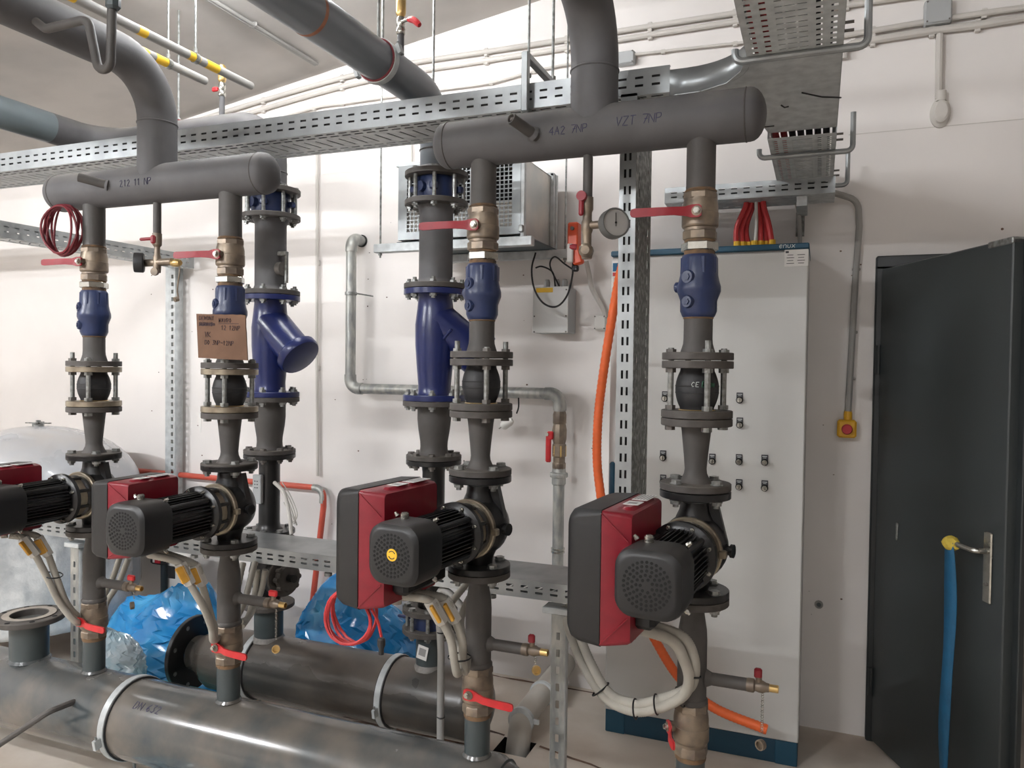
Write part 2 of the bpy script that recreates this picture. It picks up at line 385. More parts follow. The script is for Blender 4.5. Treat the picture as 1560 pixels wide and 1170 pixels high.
# ------------------------------------------------------------------ pump columns
PY = 2.07
COLX = {1: -2.486, 2: -1.854, 3: -.921, 4: -.297}
WHO = {1: 'the leftmost pump', 2: 'the second-left pump', 3: 'the yellow-sticker pump', 4: 'the rightmost pump'}
# header bottom, valve top, check valve top/bottom, flange1 top, joint top, joint bottom, reducer bottom, pump centre, pump flange reach, spool top
LA = dict(hb=2.172, vt=2.047, vb=1.922, ct=1.883, cb=1.719, f1=1.627, j0=1.605, j1=1.456, rb=1.266, pc=1.115, pf=.131, wt=.697, wb=.557)
LB = dict(hb=2.144, vt=2.000, vb=1.880, ct=1.843, cb=1.676, f1=1.585, j0=1.564, j1=1.419, rb=1.229, pc=1.096, pf=.129, wt=.693, wb=.562)
LV = {1: LB, 2: LB, 3: LA, 4: LA}
def flange_mesh(R, t, n=32): return cached(('fl', R, t), lambda: None)
def disc(R, t, bore=0, n=36, hub=0, hubh=0):
    m = MB(); e = min(.0015, t * .2); m.lathe([(R - e, 0), (R, e), (R, t - e), (R - e, t)], n); return m
def bolt_me(r, L, mt='zinc', stud=0):
    def f():
        m = MB(); h = r * 1.25
        m.cyl(r * 1.75, L, L + h, 6); m.cyl(r * 2, L - .0001, L + r * .3, 12)
        m.cyl(r, -h * 1.5 - .003, L + (stud if stud else .0), 8)
        m.cyl(r * 1.75, -h * 1.05, 0, 6, None, 0, .5); m.cyl(r * 2, -r * .3, 0, 12)
        return m.mesh('bolt', mt)
    return cached(('bolt', r, L, mt, stud), f)
def bolts(par, z0, z1, Rb, n, r=.0075, mt='zinc', off=.5, stud=0):
    me = bolt_me(r, round(z1 - z0, 4), mt, stud)
    for i in range(n):
        t = 2 * PI * (i + off) / n
        O('bolt', me, par, tr(Rb * math.cos(t), Rb * math.sin(t), z0) @ rz(t * 1.7))
def lever(par, M, L=.165, mt='red_lever', sweep=.018, w=.021):
    """flat lever: pivot at origin, stem along +z, handle along +x, cranked outward"""
    m = MB(); rings = []
    for x, z, ww in ((-.012, .0, .012), (-.006, .0, .0165), (.012, .0, .0165), (.03, .002, .012), (.055, sweep * .8, .0105), (.085, sweep, .0105), (L - .012, sweep, .0115), (L - .003, sweep, .0095), (L, sweep, .004)):
        rings.append([(x, -ww, z - .003), (x, ww, z - .003), (x, ww, z + .003), (x, -ww, z + .003)])
    m.loft(rings); o = part(m, 'lever', mt, par, M)
    b = MB(); b.cyl(.0085, .003, .010, 6); b.cyl(.006, -.03, .014, 10); part(b, 'lever_nut', 'chrome', o)
    return o
def ball_valve(k, z0, z1, label, leverM, L, group, rusty=False, knob=False):
    t = thing('ball_valve', label, 'valve', (COLX[k], PY, z0), 0, group); H = z1 - z0; r = .048
    m = MB()
    m.lathe([(.040, .2 * H), (.040, .25 * H), (.0455, .265 * H), (.0475, .30 * H), (.0475, .56 * H), (.0460, .57 * H), (.0460, .70 * H), (.0445, .78 * H), (.0425, .84 * H), (.0425, .87 * H)], 28)
    part(m, 'valve_body', 'brass', t, None, None, .35)
    m = MB(); m.lathe([(.0425, 0), (.0455, .02 * H), (.0455, .17 * H), (.0425, .2 * H)], 8, None, 0, .5); m.cyl(.041, .19 * H, .25 * H, 20); part(m, 'hex_end', 'brass', t)
    m = MB(); m.lathe([(.042, .84 * H), (.045, .86 * H), (.045, .97 * H), (.042, H)], 8, None, 0, .5); part(m, 'hex_end', 'brass', t)
    m = MB(); m.cyl(.013, .040, .066, 14, frame((0, 0, H * .53), leverM.to_3x3() @ Vector((0, 0, 1)))); part(m, 'stem', 'brass', t)
    if rusty:
        m = MB(); m.lathe([(.040, -.012), (.0415, -.004), (.041, .004), (.04, .006)], 24); part(m, 'thread_sealant', 'rust', t)
    lever(t, tr(0, 0, H * .53) @ leverM, L, 'red_lever' if rusty else 'red_lever_shaded')
    return t
def thread_ring(par, z, r=.0385): part(MB().lathe([(r, z), (r + .002, z + .003), (r, z + .006)], 20), 'weld_bead', 'rust', par)
for k in (1, 2, 3, 4):
    X = COLX[k]; L = LV[k]; who = WHO[k]; v = L
    # --- upper ball valve, lever to the left
    lm = Matrix(((-1, 0, 0, 0), (0, 0, -1, -.062), (0, -1, 0, 0), (0, 0, 0, 1)))
    ball_valve(k, v['vb'], v['vt'], 'brass ball valve with red lever high above ' + who, lm, .168, 'upper ball valves')
    # --- union under the valve
    t = thing('hex_union', 'short hexagonal union between brass valve and blue check valve above ' + who, 'fitting', (X, PY, v['ct']), 0, 'hex unions')
    H = v['vb'] - v['ct']
    part(MB().cyl(.040, -.004, H * .32, 20), 'lower_nipple', 'rust', t)
    part(MB().lathe([(.044, H * .25), (.0485, H * .32), (.0485, H * .78), (.045, H * .86)], 6), 'hex_nut', 'chrome', t)
    part(MB().cyl(.040, H * .8, H + .003, 20), 'upper_nipple', 'rust', t)
    # --- blue check valve
    z0, z1 = v['cb'], v['ct'] ; H = z1 - z0
    t = thing('check_valve', 'stubby blue cast check valve above ' + who, 'valve', (X, PY, z0), 0, 'blue check valves')
    m = MB(); m.lathe([(.038, 0), (.042, .02 * H), (.0475, .10 * H), (.0475, .27 * H), (.0515, .34 * H), (.0565, .42 * H), (.0565, .50 * H), (.0525, .58 * H), (.049, .68 * H), (.0475, .95 * H), (.043, H)], 16, None, 0, .5)
    m.cyl(.0495, .70 * H, .95 * H, 8, None, 0, .5)
    part(m, 'valve_body', 'blue_enamel', t)
    for zz, r_ in ((.63, .017), (.24, .0155)):
        m = MB(); M = frame((0, 0, zz * H), (-.45, -.9, 0)); m.lathe([(r_ * 1.1, .03), (r_ * 1.1, .0505), (r_, .053), (r_ * .95, .055)], 16, M); m.cyl(r_ * .55, .05, .058, 6, M); part(m, 'plug_boss', 'blue_enamel', t)
    m = MB(); m.lathe([(.014, .03), (.014, .062), (.011, .065)], 14, frame((0, 0, .5 * H), (-1, .15, 0))); part(m, 'plug_boss', 'blue_enamel', t)
    # --- spool with flange
    t = thing('flanged_pipe', 'short grey pipe with top flange of the rubber joint above ' + who, 'pipe', (X, PY, v['f1'] - .019), 0, 'upper flanged pipes')
    H = v['cb'] - v['f1'] + .019
    m = MB(); m.lathe([(.046, .018), (.042, .03), (.0385, .042), (.0375, .055), (.0375, H + .004)], 24); part(m, 'pipe', 'primer_dark', t)
    part(disc(.0925, .019), 'flange', 'flange_grey', t); thread_ring(t, H - .004, .038)
    # --- rubber expansion joint with tie rods
    z0, z1 = v['j1'], v['j0']; H = z1 - z0
    t = thing('expansion_joint', 'black rubber bellows joint between two flanges above ' + who, 'pipe joint', (X, PY, z0), 0, 'rubber expansion joints')
    fm = 'stainless_dirty' if k < 3 else 'flange_grey'
    part(disc(.0925, .0195), 'flange', fm, t); part(disc(.0925, .0195), 'flange', fm, t, tr(0, 0, H - .0195))
    h = H - .039; m = MB(); prof = []
    for i in range(17):
        u = i / 16; prof.append((.040 + .0165 * math.sin(PI * u) ** .8 + (.004 if i in (0, 16) else 0), .0195 + h * u))
    m.lathe(prof, 28)
    for zz in (.42, .58): m.lathe([(.0562, .0195 + h * zz - .002), (.0572, .0195 + h * zz), (.0562, .0195 + h * zz + .002)], 28, None, 0, 0, False)
    be = part(m, 'rubber_bellows', 'rubber', t)
    for zz in (.012, h + .019 - .0): part(MB().lathe([(.047, zz + .006), (.049, zz + .0075), (.047, zz + .0095)], 24), 'bead_ring', 'brass_bright', t)
    for i in range(4):
        a = PI / 2 * i + (.62 if k % 2 else .5); x, y = .0725 * math.cos(a), .0725 * math.sin(a)
        m = MB(); m.cyl(.0078, -.022, H + .03 + (.022 if (i + k) % 2 else .004), 10)
        ro = part(m, 'tie_rod', 'zinc', t, tr(x, y, 0))
        for zz in (-.033, .021, H - .031, H + .019):
            nt = 'zinc' if (i + k) % 3 else 'bolt_dark'
            O('nut', cached(('nut', nt), lambda: MB().cyl(.0135, 0, .0115, 6).mesh('nut', nt)), ro, tr(0, 0, zz))
    if k == 4:
        pass
    # --- reducer spool
    z0, z1 = v['rb'], v['j1'] - .002; H = z1 - z0
    t = thing('flanged_reducer', 'grey tapered pipe with flanges right above ' + who, 'pipe reducer', (X, PY, z0), 0, 'tapered pipes above pumps')
    part(disc(.0925, .019), 'flange', 'flange_grey', t, tr(0, 0, H - .019)); part(disc(.0925, .018), 'flange', 'flange_grey', t)
    m = MB(); m.lathe([(.044, .016), (.036, .028), (.030, .042), (.0285, .055), (.031, .085), (.0365, H - .05), (.038, H - .035), (.041, H - .016)], 26); part(m, 'taper', 'primer_dark', t)
    # --- bolts of the pump flange belong to the pump
    # --- lower spool
    zp = v['pc'] - v['pf']; z0, z1 = v['wt'], zp - .002; H = z1 - z0
    t = thing('flanged_pipe', 'grey pipe with drain branch underneath ' + who, 'pipe', (X, PY, z0), 0, 'lower flanged pipes')
    part(disc(.0925, .018), 'flange', 'flange_grey', t, tr(0, 0, H - .018))
    m = MB(); m.lathe([(.0385, -.004), (.0385, H - .115), (.037, H - .09), (.0305, H - .05), (.0295, H - .035), (.036, H - .014)], 26); part(m, 'pipe', 'primer_dark', t)
    bz = .766 - z0 if k != 2 else .786 - z0
    bl = .146 if k > 2 else .163
    m = MB(); m.cyl(.0165, .03, bl, 16, frame((0, 0, bz), (1, 0, 0))); m.lathe([(.024, .036), (.0165, .052)], 16, frame((0, 0, bz), (1, 0, 0))); part(m, 'drain_branch', 'primer_dark', t)
    part(MB().lathe([(.0385, -.004), (.043, .002), (.043, .008), (.039, .014)], 24), 'weld_collar', 'primer_dark', t)
    # --- drain tap
    t = thing('drain_tap', 'small brass drain tap with red lever on the branch below ' + who, 'tap', (X + bl, PY, z0 + bz), 0, 'drain taps')
    m = MB(); M = frame((0, 0, 0), (1, 0, 0)); m.lathe([(.017, -.006), (.018, 0), (.018, .012), (.013, .016), (.015, .024), (.016, .034), (.012, .042), (.011, .05)], 12, M); part(m, 'tap_body', 'brass', t)
    m = MB(); m.lathe([(.010, .046), (.010, .072), (.0085, .073), (.0085, .06)], 12, M); part(m, 'hose_tail', 'brass_bright', t)
    m = MB(); m.cyl(.008, .012, .024, 10, tr(.024, 0, 0)); m.cyl(.007, .0, .03, 8, tr(.024, 0, 0)); part(m, 'tap_stem', 'brass', t)
    m = MB(); m.box(.033 if k < 3 else .020, .014, .021 if k < 3 else .026, tr(.022, 0, .034), .004); part(m, 'tap_lever', 'red_lever' if k < 3 else 'red_dark', t)
    cl = {1: .03, 2: .115, 3: .02, 4: .115}[k]
    m = MB()
    for i in range(max(3, int(cl / .007))): m.tube([(.034 + .003 * math.cos(q), (.0016 if i % 2 else 0) + (0 if i % 2 else .003) * math.sin(q), -.02 - i * .0065 - .0042 * math.sin(q)) for q in [j * PI / 3 for j in range(6)]], .0009, 4, closed=True)
    ch = part(m, 'cap_chain', 'chrome', t, kind='stuff')
    m = MB(); m.lathe([(.013, 0), (.0135, .002), (.0135, .013), (.010, .013), (.010, .003)], 14, frame((.036, 0, -.022 - cl - .012), (.5, -.8, .15) if k in (2, 3) else (-.6, -.9, 0))); part(m, 'tap_cap', 'brass_bright' if k in (2, 3) else 'brass', t)
    # --- lower ball valve
    if k < 4: lm2 = Matrix(((1, 0, 0, -.006), (0, 0, -1, -.06), (0, 1, 0, 0), (0, 0, 0, 1))) @ rz(-.04)
    else: lm2 = Matrix(((.45, 0, -.893, -.055), (-.893, 0, -.45, -.028), (0, 1, 0, 0), (0, 0, 0, 1)))
    ball_valve(k, v['wb'], v['wt'], 'dusty brass ball valve with red lever low under ' + who, lm2, .15 if k < 4 else .11, 'lower ball valves', True)
# ------------------------------------------------------------------ pumps
def rrect(hw, hh, r, y, n=6, cx=0, cz=0):
    o = []
    for sx, sz, a0 in ((1, 1, 0), (-1, 1, 90), (-1, -1, 180), (1, -1, 270)):
        for j in range(n + 1):
            a = math.radians(a0 + 90 * j / n); o.append((cx + sx * (hw - r) + r * math.cos(a), y, cz + sz * (hh - r) + r * math.sin(a)))
    return o
def pump_meshes():
    g = {}
    m = MB()                                                    # volute: scroll casing around the y axis with two necks
    Mv = frame((0, 0, 0), (0, -1, 0))
    m.lathe([(.03, -.062), (.06, -.058), (.080, -.040), (.088, -.012), (.088, .012), (.082, .034), (.074, .046), (.074, .060)], 32, Mv)
    for s in (1, -1):
        m.loft([[(x * w, y * w2, s * z) for x, y in [(math.cos(2 * PI * i / 20), math.sin(2 * PI * i / 20)) for i in range(20)]] for z, w, w2 in ((.03, .06, .05), (.075, .050, .045), (.095, .041, .040), (.118, .038, .038))][::s])
    m.loft([[(.05 + .0, -.012, .07), (.05, .012, .07), (.03, .012, .112), (.03, -.012, .112)], [(.085, -.012, .02), (.085, .012, .02), (.06, .012, .118), (.06, -.012, .118)]])
    g['volute'] = m.mesh('volute_casing', 'pump_black')
    g['flange'] = disc(.0925, .0185).mesh('flange', 'pump_black')
    m = MB(); m.lathe([(.083, .052), (.0865, .055), (.0865, .066), (.083, .069)], 36, Mv); m.box(.02, .02, .02, tr(.087, -.062, .0), .003)
    g['clamp'] = m.mesh('clamp_ring', 'stainless_dirty')
    m = MB(); m.lathe([(.076, .068), (.076, .080), (.070, .086), (.066, .12), (.072, .128)], 32, Mv)
    for i in range(8):
        a = 2 * PI * (i + .5) / 8; m.box(.012, .05, .022, Matrix.Rotation(a, 4, 'Y') @ tr(0, -.104, .067), .003)
    g['head'] = m.mesh('pump_head', 'pump_black')
    m = MB()
    for i in range(3):
        a = 2 * PI * i / 3 - .5; m.lathe([(.0688, -.02), (.0692, 0), (.0688, .02)], 10, Mv @ tr(0, 0, .105), 0, 0, False)
    g['guard'] = MB().lathe([(.0715, .088), (.0722, .092), (.0722, .118), (.0715, .122)], 32, Mv, 0, 0, False).mesh('coupling_guard', 'stainless_dirty')
    m = MB(); m.lathe([(.080, .126), (.088, .129), (.088, .143), (.08, .148), (.07, .152)], 36, Mv)
    g['mflange'] = m.mesh('motor_flange', 'pump_black')
    m = MB(); m.lathe([(.060, .15), (.062, .155), (.062, .325)], 32, Mv)
    for i in range(40):
        a = 2 * PI * i / 40
        m.box(.0026, .158, .015, Matrix.Rotation(a, 4, 'Y') @ tr(0, -.237, .0665))
    for sx in (-1, 1):
        for sz in (-1, 1): m.box(.014, .165, .014, tr(sx * .055, -.237, sz * .05), .004)
    g['motor'] = m.mesh('motor_body', 'pump_black')
    m = MB(); m.loft([rrect(.070, .070, .045, -.318), rrect(.0765, .0765, .045, -.322), rrect(.0775, .0775, .042, -.405), rrect(.075, .075, .042, -.423), rrect(.067, .067, .040, -.431), rrect(.060, .060, .036, -.433)][::-1])
    g['fan'] = m.mesh('fan_cover', 'pump_fan')
    m = MB()
    for r_, n in ((.014, 7), (.0235, 13), (.033, 18), (.0425, 24), (.052, 30)):
        for i in range(n):
            a = 2 * PI * (i + (.5 if n % 4 else 0)) / n; m.lathe([(.0036, 0), (.0036, .0007)], 8, frame((r_ * math.cos(a), -.4330, r_ * math.sin(a)), (0, -1, 0)))
    g['grille'] = m.mesh('grille_dark_discs', 'hole_black')  # flat dark discs stand for the shaded openings of the grille
    # control box: cover faces -x
    def ysec(x, y0, y1, hz, r, n=5, cz=0):
        return [(x, yy, zz) for yy, _, zz in [((y0 + y1) / 2 + a, 0, b) for a, _, b in rrect((y1 - y0) / 2, hz, r, 0, n, 0, cz)]]
    m = MB(); m.loft([ysec(-.172, -.42, -.20, .115, .02), ysec(-.168, -.437, -.183, .134, .025), ysec(-.158, -.448, -.172, .146, .026), ysec(-.14, -.452, -.166, .151, .02), ysec(-.088, -.455, -.163, .153, .012)][::-1])
    g['cover'] = m.mesh('control_box_cover', 'pump_plastic')
    m = MB(); m.loft([ysec(-.0875, -.452, -.166, .151, .008), ysec(-.075, -.450, -.168, .150, .010), ysec(-.035, -.432, -.176, .146, .012), ysec(-.028, -.428, -.18, .142, .012)][::-1])
    m.box(.03, .19, .03, tr(-.05, -.30, .139), .008)
    g['box'] = m.mesh('control_box', 'pump_red')
    for s in (1, -1): g['crease%d' % s] = MB().tube([(-.087, -.4545, s * .146), (-.033, -.4345, s * .085)], .0016, 5).mesh('box_rib', 'red_dark')
    m = MB(); m.box(.05, .20, .07, tr(-.012, -.29, -.085), .01); m.box(.07, .16, .10, tr(.0, -.285, 0), .01); m.cyl(.02, -.15, -.12, 12, tr(-.05, -.23, 0))
    g['neck'] = m.mesh('box_base', 'pump_plastic')
    m = MB(); m.box(.034, .05, .0012, tr(-.052, -.335, .1548)); g['lab1'] = m.mesh('type_label', 'white_label')
    m = MB(); m.box(.036, .085, .0012, tr(-.052, -.245, .1548)); g['lab2'] = m.mesh('type_label', 'white_label')
    m = MB()
    for i in range(5): m.box(.003, .07, .0004, tr(-.066 + i * .007, -.245, .1556))
    m.box(.02, .02, .0004, tr(-.052, -.34, .1556)); g['print'] = m.mesh('label_print', 'grey_label')
    m = MB(); M = frame((.07, -.01, .0), (1, -.12, 0)); m.cyl(.017, 0, .018, 8, M); m.cyl(.0125, .0, .036, 8, M); m.cyl(.018, .028, .036, 12, M)
    g['plug'] = m.mesh('vent_plug', 'pump_black')
    m = MB(); m.lathe([(.013, 0), (.013, .012), (.010, .014)], 12); g['gland'] = m.mesh('cable_gland', 'cable_grey')
    m = MB(); m.cyl(.006, 0, .006, 6); m.cyl(.004, .0, .012, 8); g['screw'] = m.mesh('cap_screw', 'chrome')
    m = MB(); m.lathe([(.0095, 0), (.011, .004), (.011, .012), (.0075, .016)], 12); m.cyl(.0115, .0, .003, 12); g['lift'] = m.mesh('breather_cap', 'chrome')
    return g
PG = pump_meshes()
def pump(k, delta, label):
    v = LV[k]; t = thing('circulation_pump', label, 'pump', (COLX[k], PY, v['pc']), 0, 'red and black circulation pumps')
    O('volute_casing', PG['volute'], t)
    pf = v['pf']
    top = O('flange', PG['flange'], t, tr(0, 0, pf - .001)); low = O('flange', PG['flange'], t, tr(0, 0, -pf + .0))
    s = 1
    zt = v['rb'] - v['pc']
    bolts(top, -.002, zt - pf + .018 + .002, .0725, 4, .008, 'zinc', .5 + .12)
    bolts(low, -.021, .0185, .0725, 4, .008, 'zinc', .5 + .12)
    R = rz(-delta)
    for key, nm in (('clamp', 'clamp_ring'), ('head', 'pump_head'), ('guard', 'coupling_guard'), ('mflange', 'motor_flange'), ('plug', 'vent_plug')): O(nm, PG[key], t, R)
    mo = O('motor_body', PG['motor'], t, R)
    fan = O('fan_cover', PG['fan'], t, R); O('grille_dark_discs', PG['grille'], fan, kind='stuff')
    O('breather_cap', PG['lift'], fan, tr(-.02, -.35, .077)); 
    for x, z in ((.062, .045), (.062, -.055), (-.05, .062)): O('cap_screw', PG['screw'], fan, frame((x * 1.02, -.338, z * 1.25 if abs(z) > .05 else z * 1.7), (x, 0, z)))
    for i in range(8):
        a = 2 * PI * (i + .5) / 8; O('cap_screw', PG['screw'], mo, frame((.078 * math.cos(a), -.148, .078 * math.sin(a)), (0, -1, 0)))
    RB = R @ ((tr(-.045 - (.014 if k == 3 else -.012), .085, -.018) @ Matrix.Diagonal((1.09, 1, 1.045, 1))) if k > 2 else (tr(-.045, -.01, .006) @ Matrix.Diagonal((1.02, .79, .78, 1)))); bx = O('control_box', PG['box'], t, RB); O('control_box_cover', PG['cover'], t, RB)
    O('box_rib', PG['crease1'], bx); O('box_rib', PG['crease-1'], bx); O('box_base', PG['neck'], t, RB)
    l1 = O('type_label', PG['lab1'], bx); O('type_label', PG['lab2'], bx); O('label_print', PG['print'], bx, kind='stuff')
    for y in (-.33, -.29, -.25): O('cable_gland', PG['gland'], bx, tr(-.055, y, -.162))
    return t
p1 = pump(1, -.02, 'red and black circulation pump cut off by the left picture edge')
p2 = pump(2, 0, 'red and black circulation pump, second from the left, beside blue plastic bag')
p3 = pump(3, math.radians(6), 'red and black circulation pump with round yellow sticker on its fan cover')
p4 = pump(4, math.radians(5), 'rightmost red and black circulation pump in front of the grey cabinet')
st = MB(); M = frame((.003, -.4336, .003), (0, -1, 0)); st.cyl(.0155, 0, .0012, 24, M)
fan3 = [c for c in p3.children if c.name.startswith('fan_cover')][0]
so = part(st, 'round_sticker', 'yellow', fan3, None, 'round yellow sticker with turning arrows')
m = MB()
for a0 in (.4, .4 + PI): m.tube([(.0095 * math.cos(a0 + j * .19) + .003, -.4350, .0095 * math.sin(a0 + j * .19) + .003) for j in range(12)], .0011, 5)
part(m, 'arrow_print', 'ink_dark', fan3)
# ------------------------------------------------------------------ handwriting made of pen strokes
GL = {'A': [[(0, 0), (.5, 1), (1, 0)], [(.2, .4), (.8, .4)]], 'N': [[(0, 0), (0, 1), (1, 0), (1, 1)]], 'P': [[(0, 0), (0, 1), (.8, .95), (.9, .7), (.7, .5), (0, .45)]],
      'V': [[(0, 1), (.45, 0), (1, 1)]], 'Z': [[(0, 1), (1, 1), (0, 0), (1, 0)]], 'T': [[(0, 1), (1, 1)], [(.5, 1), (.5, 0)]], 'K': [[(0, 0), (0, 1)], [(.9, 1), (0, .45), (1, 0)]],
      'D': [[(0, 0), (0, 1), (.7, .9), (1, .5), (.7, .1), (0, 0)]], 'M': [[(0, 0), (0, 1), (.5, .3), (1, 1), (1, 0)]], 'O': [[(.5, 0), (0, .5), (.5, 1), (1, .5), (.5, 0)]],
      'R': [[(0, 0), (0, 1), (.8, .95), (.9, .7), (.7, .5), (0, .45), (1, 0)]], 'E': [[(1, 1), (0, 1), (0, 0), (1, 0)], [(0, .5), (.7, .5)]], 'S': [[(1, .9), (.4, 1), (.1, .75), (.8, .35), (.6, 0), (0, .1)]],
      'U': [[(0, 1), (.1, .2), (.5, 0), (.9, .2), (1, 1)]], 'L': [[(0, 1), (0, 0), (.9, 0)]], 'I': [[(.5, 0), (.5, 1)]], 'C': [[(1, .85), (.5, 1), (0, .5), (.5, 0), (1, .15)]],
      'W': [[(0, 1), (.25, 0), (.5, .7), (.75, 0), (1, 1)]], 'H': [[(0, 0), (0, 1)], [(1, 0), (1, 1)], [(0, .5), (1, .5)]], 'X': [[(0, 0), (1, 1)], [(0, 1), (1, 0)]],
      '1': [[(.2, .75), (.55, 1), (.55, 0)]], '2': [[(.05, .8), (.5, 1), (.9, .75), (.1, 0), (1, 0)]], '3': [[(.1, 1), (.9, 1), (.45, .6), (.9, .3), (.5, 0), (0, .15)]], '4': [[(.7, 0), (.75, 1), (0, .35), (1, .35)]],
      '6': [[(.8, 1), (.2, .6), (.05, .25), (.5, 0), (.9, .25), (.5, .5), (.1, .3)]], '7': [[(0, 1), (1, 1), (.35, 0)], [(.3, .5), (.9, .5)]], '9': [[(.9, .6), (.5, .5), (.2, .75), (.5, 1), (.9, .8), (.7, 0)]], '0': [[(.5, 0), (.05, .5), (.5, 1), (.95, .5), (.5, 0)]],
      '-': [[(.1, .5), (.9, .5)]], '.': [[(.4, 0), (.5, .06)]], '_': [[(0, 0), (1, 0)]],
      'e': [[(.05, .35), (.9, .38), (.75, .65), (.3, .65), (.05, .3), (.4, 0), (.9, .12)]], 'n': [[(.05, 0), (.05, .65)], [(.05, .5), (.5, .68), (.9, .5), (.9, 0)]], 'u': [[(.05, .65), (.1, .1), (.5, 0), (.9, .15), (.9, .65)]], 'x': [[(0, 0), (1, .65)], [(0, .65), (1, 0)]], 'l': [[(.4, 1), (.4, 0)]],
      'k': [[(.1, 0), (.1, 1)], [(.8, .65), (.1, .3), (.9, 0)]]}
def writing(text, h, fmap, r=.0011, jit=.05, adv=.78, mb=None, sub=3):
    m = mb or MB(); x = 0; random.seed(len(text) * 7 + 1)
    for ch in text:
        if ch == ' ': x += h * adv * .8; continue
        for st_ in GL.get(ch, []):
            pts = []
            for i in range(len(st_) - 1):
                (a, b), (c, d) = st_[i], st_[i + 1]
                for j in range(sub): pts.append((a + (c - a) * j / sub, b + (d - b) * j / sub))
            pts.append(st_[-1]); q = random.uniform(-jit, jit)
            m.tube([fmap(x + (u * .6 + .12 * w + q) * h, w * h) for u, w in pts], r, 4)
        x += h * adv
    return m
def cylmap(p0, R, a0):        # write along +x on a pipe lying along x; a0 = angle of baseline from -y upwards
    return lambda u, w: (p0[0] + u, p0[1] - math.cos(a0 + w / R) * (R + .0003), p0[2] + math.sin(a0 + w / R) * (R + .0003))
# ------------------------------------------------------------------ upper headers
def weld(par, p, d, r, mt='weld', w=.004): return part(MB().lathe([(r - .001, -w), (r + .0028, -w * .3), (r + .0028, w * .3), (r - .001, w)], 28, frame(p, d)), 'weld_seam', mt, par)
def capped(m, x0, x1, R, y, z, dome=.6, n=36):
    pr = [(R * math.cos(a), -dome * R * math.sin(a)) for a in [PI / 2 * .97 * (1 - i / 6) for i in range(6)]]
    L = x1 - x0; d = dome * R
    prof = [(r, d + q) for r, q in pr] + [(R, d)] + [(R, L - d)] + [(r, L - d - q) for r, q in pr[::-1]]
    m.lathe(prof, n, frame((x0, y, z), (1, 0, 0)))
def header(nm, label, x0, x1, z, xr, zr, cols, drop, stub, RH=.0675):
    t = thing(nm, label, 'pipe header', ((x0 + x1) / 2, PY, z), 0, 'upper pipe headers'); B = tr(-(x0 + x1) / 2, -PY, -z)
    m = MB(); capped(m, x0, x1, RH, PY, z); part(m, 'header_body', 'primer', t, B)
    for xx in (x0 + .05, x1 - .05): part(MB().lathe([(RH - .0005, -.003), (RH + .0016, -.0008), (RH + .0016, .0008), (RH - .0005, .003)], 32, frame((xx, PY, z), (1, 0, 0))), 'weld_seam', 'primer_dark', t, B)
    ze = zr + .19
    pts = [(xr, PY, z + .02), (xr, PY, zr)] + bend([(xr, PY, zr), (xr, PY, ze), (xr, PY - 2.2, ze)], .19, 12)[1:]
    m = MB(); m.tube(pts, .0655, 32); part(m, 'riser_pipe', 'primer', t, B)
    w = weld(t, (xr, PY, zr), (0, 0, 1), .0655, 'primer'); w.matrix_local = B
    for k in cols:
        m = MB(); m.cyl(.0378, LV[k]['vt'] - .004, z - .03, 24, tr(COLX[k], PY, 0)); part(m, 'drop_pipe', 'primer_dark', t, B)
        part(MB().lathe([(.0378, 0), (.042, .004), (.0378, .01)], 24, tr(COLX[k], PY, LV[k]['vt'] - .002)), 'weld_seam', 'rust', t, B)
    m = MB(); m.cyl(.0135, drop[1], z - .05, 16, tr(drop[0], PY, 0)); part(m, 'gauge_pipe', 'primer_dark', t, B)
    p, e_ = stub; d = e_ - p; sl = d.length
    M = frame(p, d); m = MB(); m.lathe([(.0155, 0), (.0155, sl), (.012, sl), (.011, sl - .012)], 16, M); so = part(m, 'sensor_sleeve', 'primer_dark', t, B)
    part(MB().box(.010, .010, .008, M @ tr(0, 0, sl - .006), .001), 'sleeve_plug', 'bolt_dark', so)
    part(MB().lathe([(.0155, .010), (.022, .014), (.0155, .024)], 16, M), 'weld_seam', 'primer', so)
    return t, B
h1, B1 = header('pipe_header', 'grey pipe header feeding the two right pumps, marker writing on it', -1.077, -.135, 2.238, -.59, 2.40, (3, 4), (-.605, 2.05), (at(818, 208, 2.015), at(778, 180, 1.93)))
h2, B2 = header('pipe_header', 'grey pipe header feeding the two left pumps, below curved riser', -2.70, -1.672, 2.212, -2.18, 2.42, (1, 2), (-2.18, 2.035), (at(172, 284, 2.02), at(120, 270, 1.955)))
part(writing('4A2 7NP', .021, cylmap((at(836, 200, 2.003).x, PY, 2.238), .0675, -.30), .0009), 'marker_writing', 'ink', h1, B1, 'faint blue marker writing', kind='stuff')
part(writing('VZT 7NP', .0235, cylmap((at(938, 192, 2.003).x, PY, 2.238), .0675, -.22), .0009), 'marker_writing', 'ink', h1, B1, 'faint blue marker writing', kind='stuff')
part(writing('212 11 NP', .022, cylmap((at(182, 283, 2.003).x, PY, 2.212), .068, -.25), .0009), 'marker_writing', 'ink', h2, B2, 'faint blue marker writing', kind='stuff')
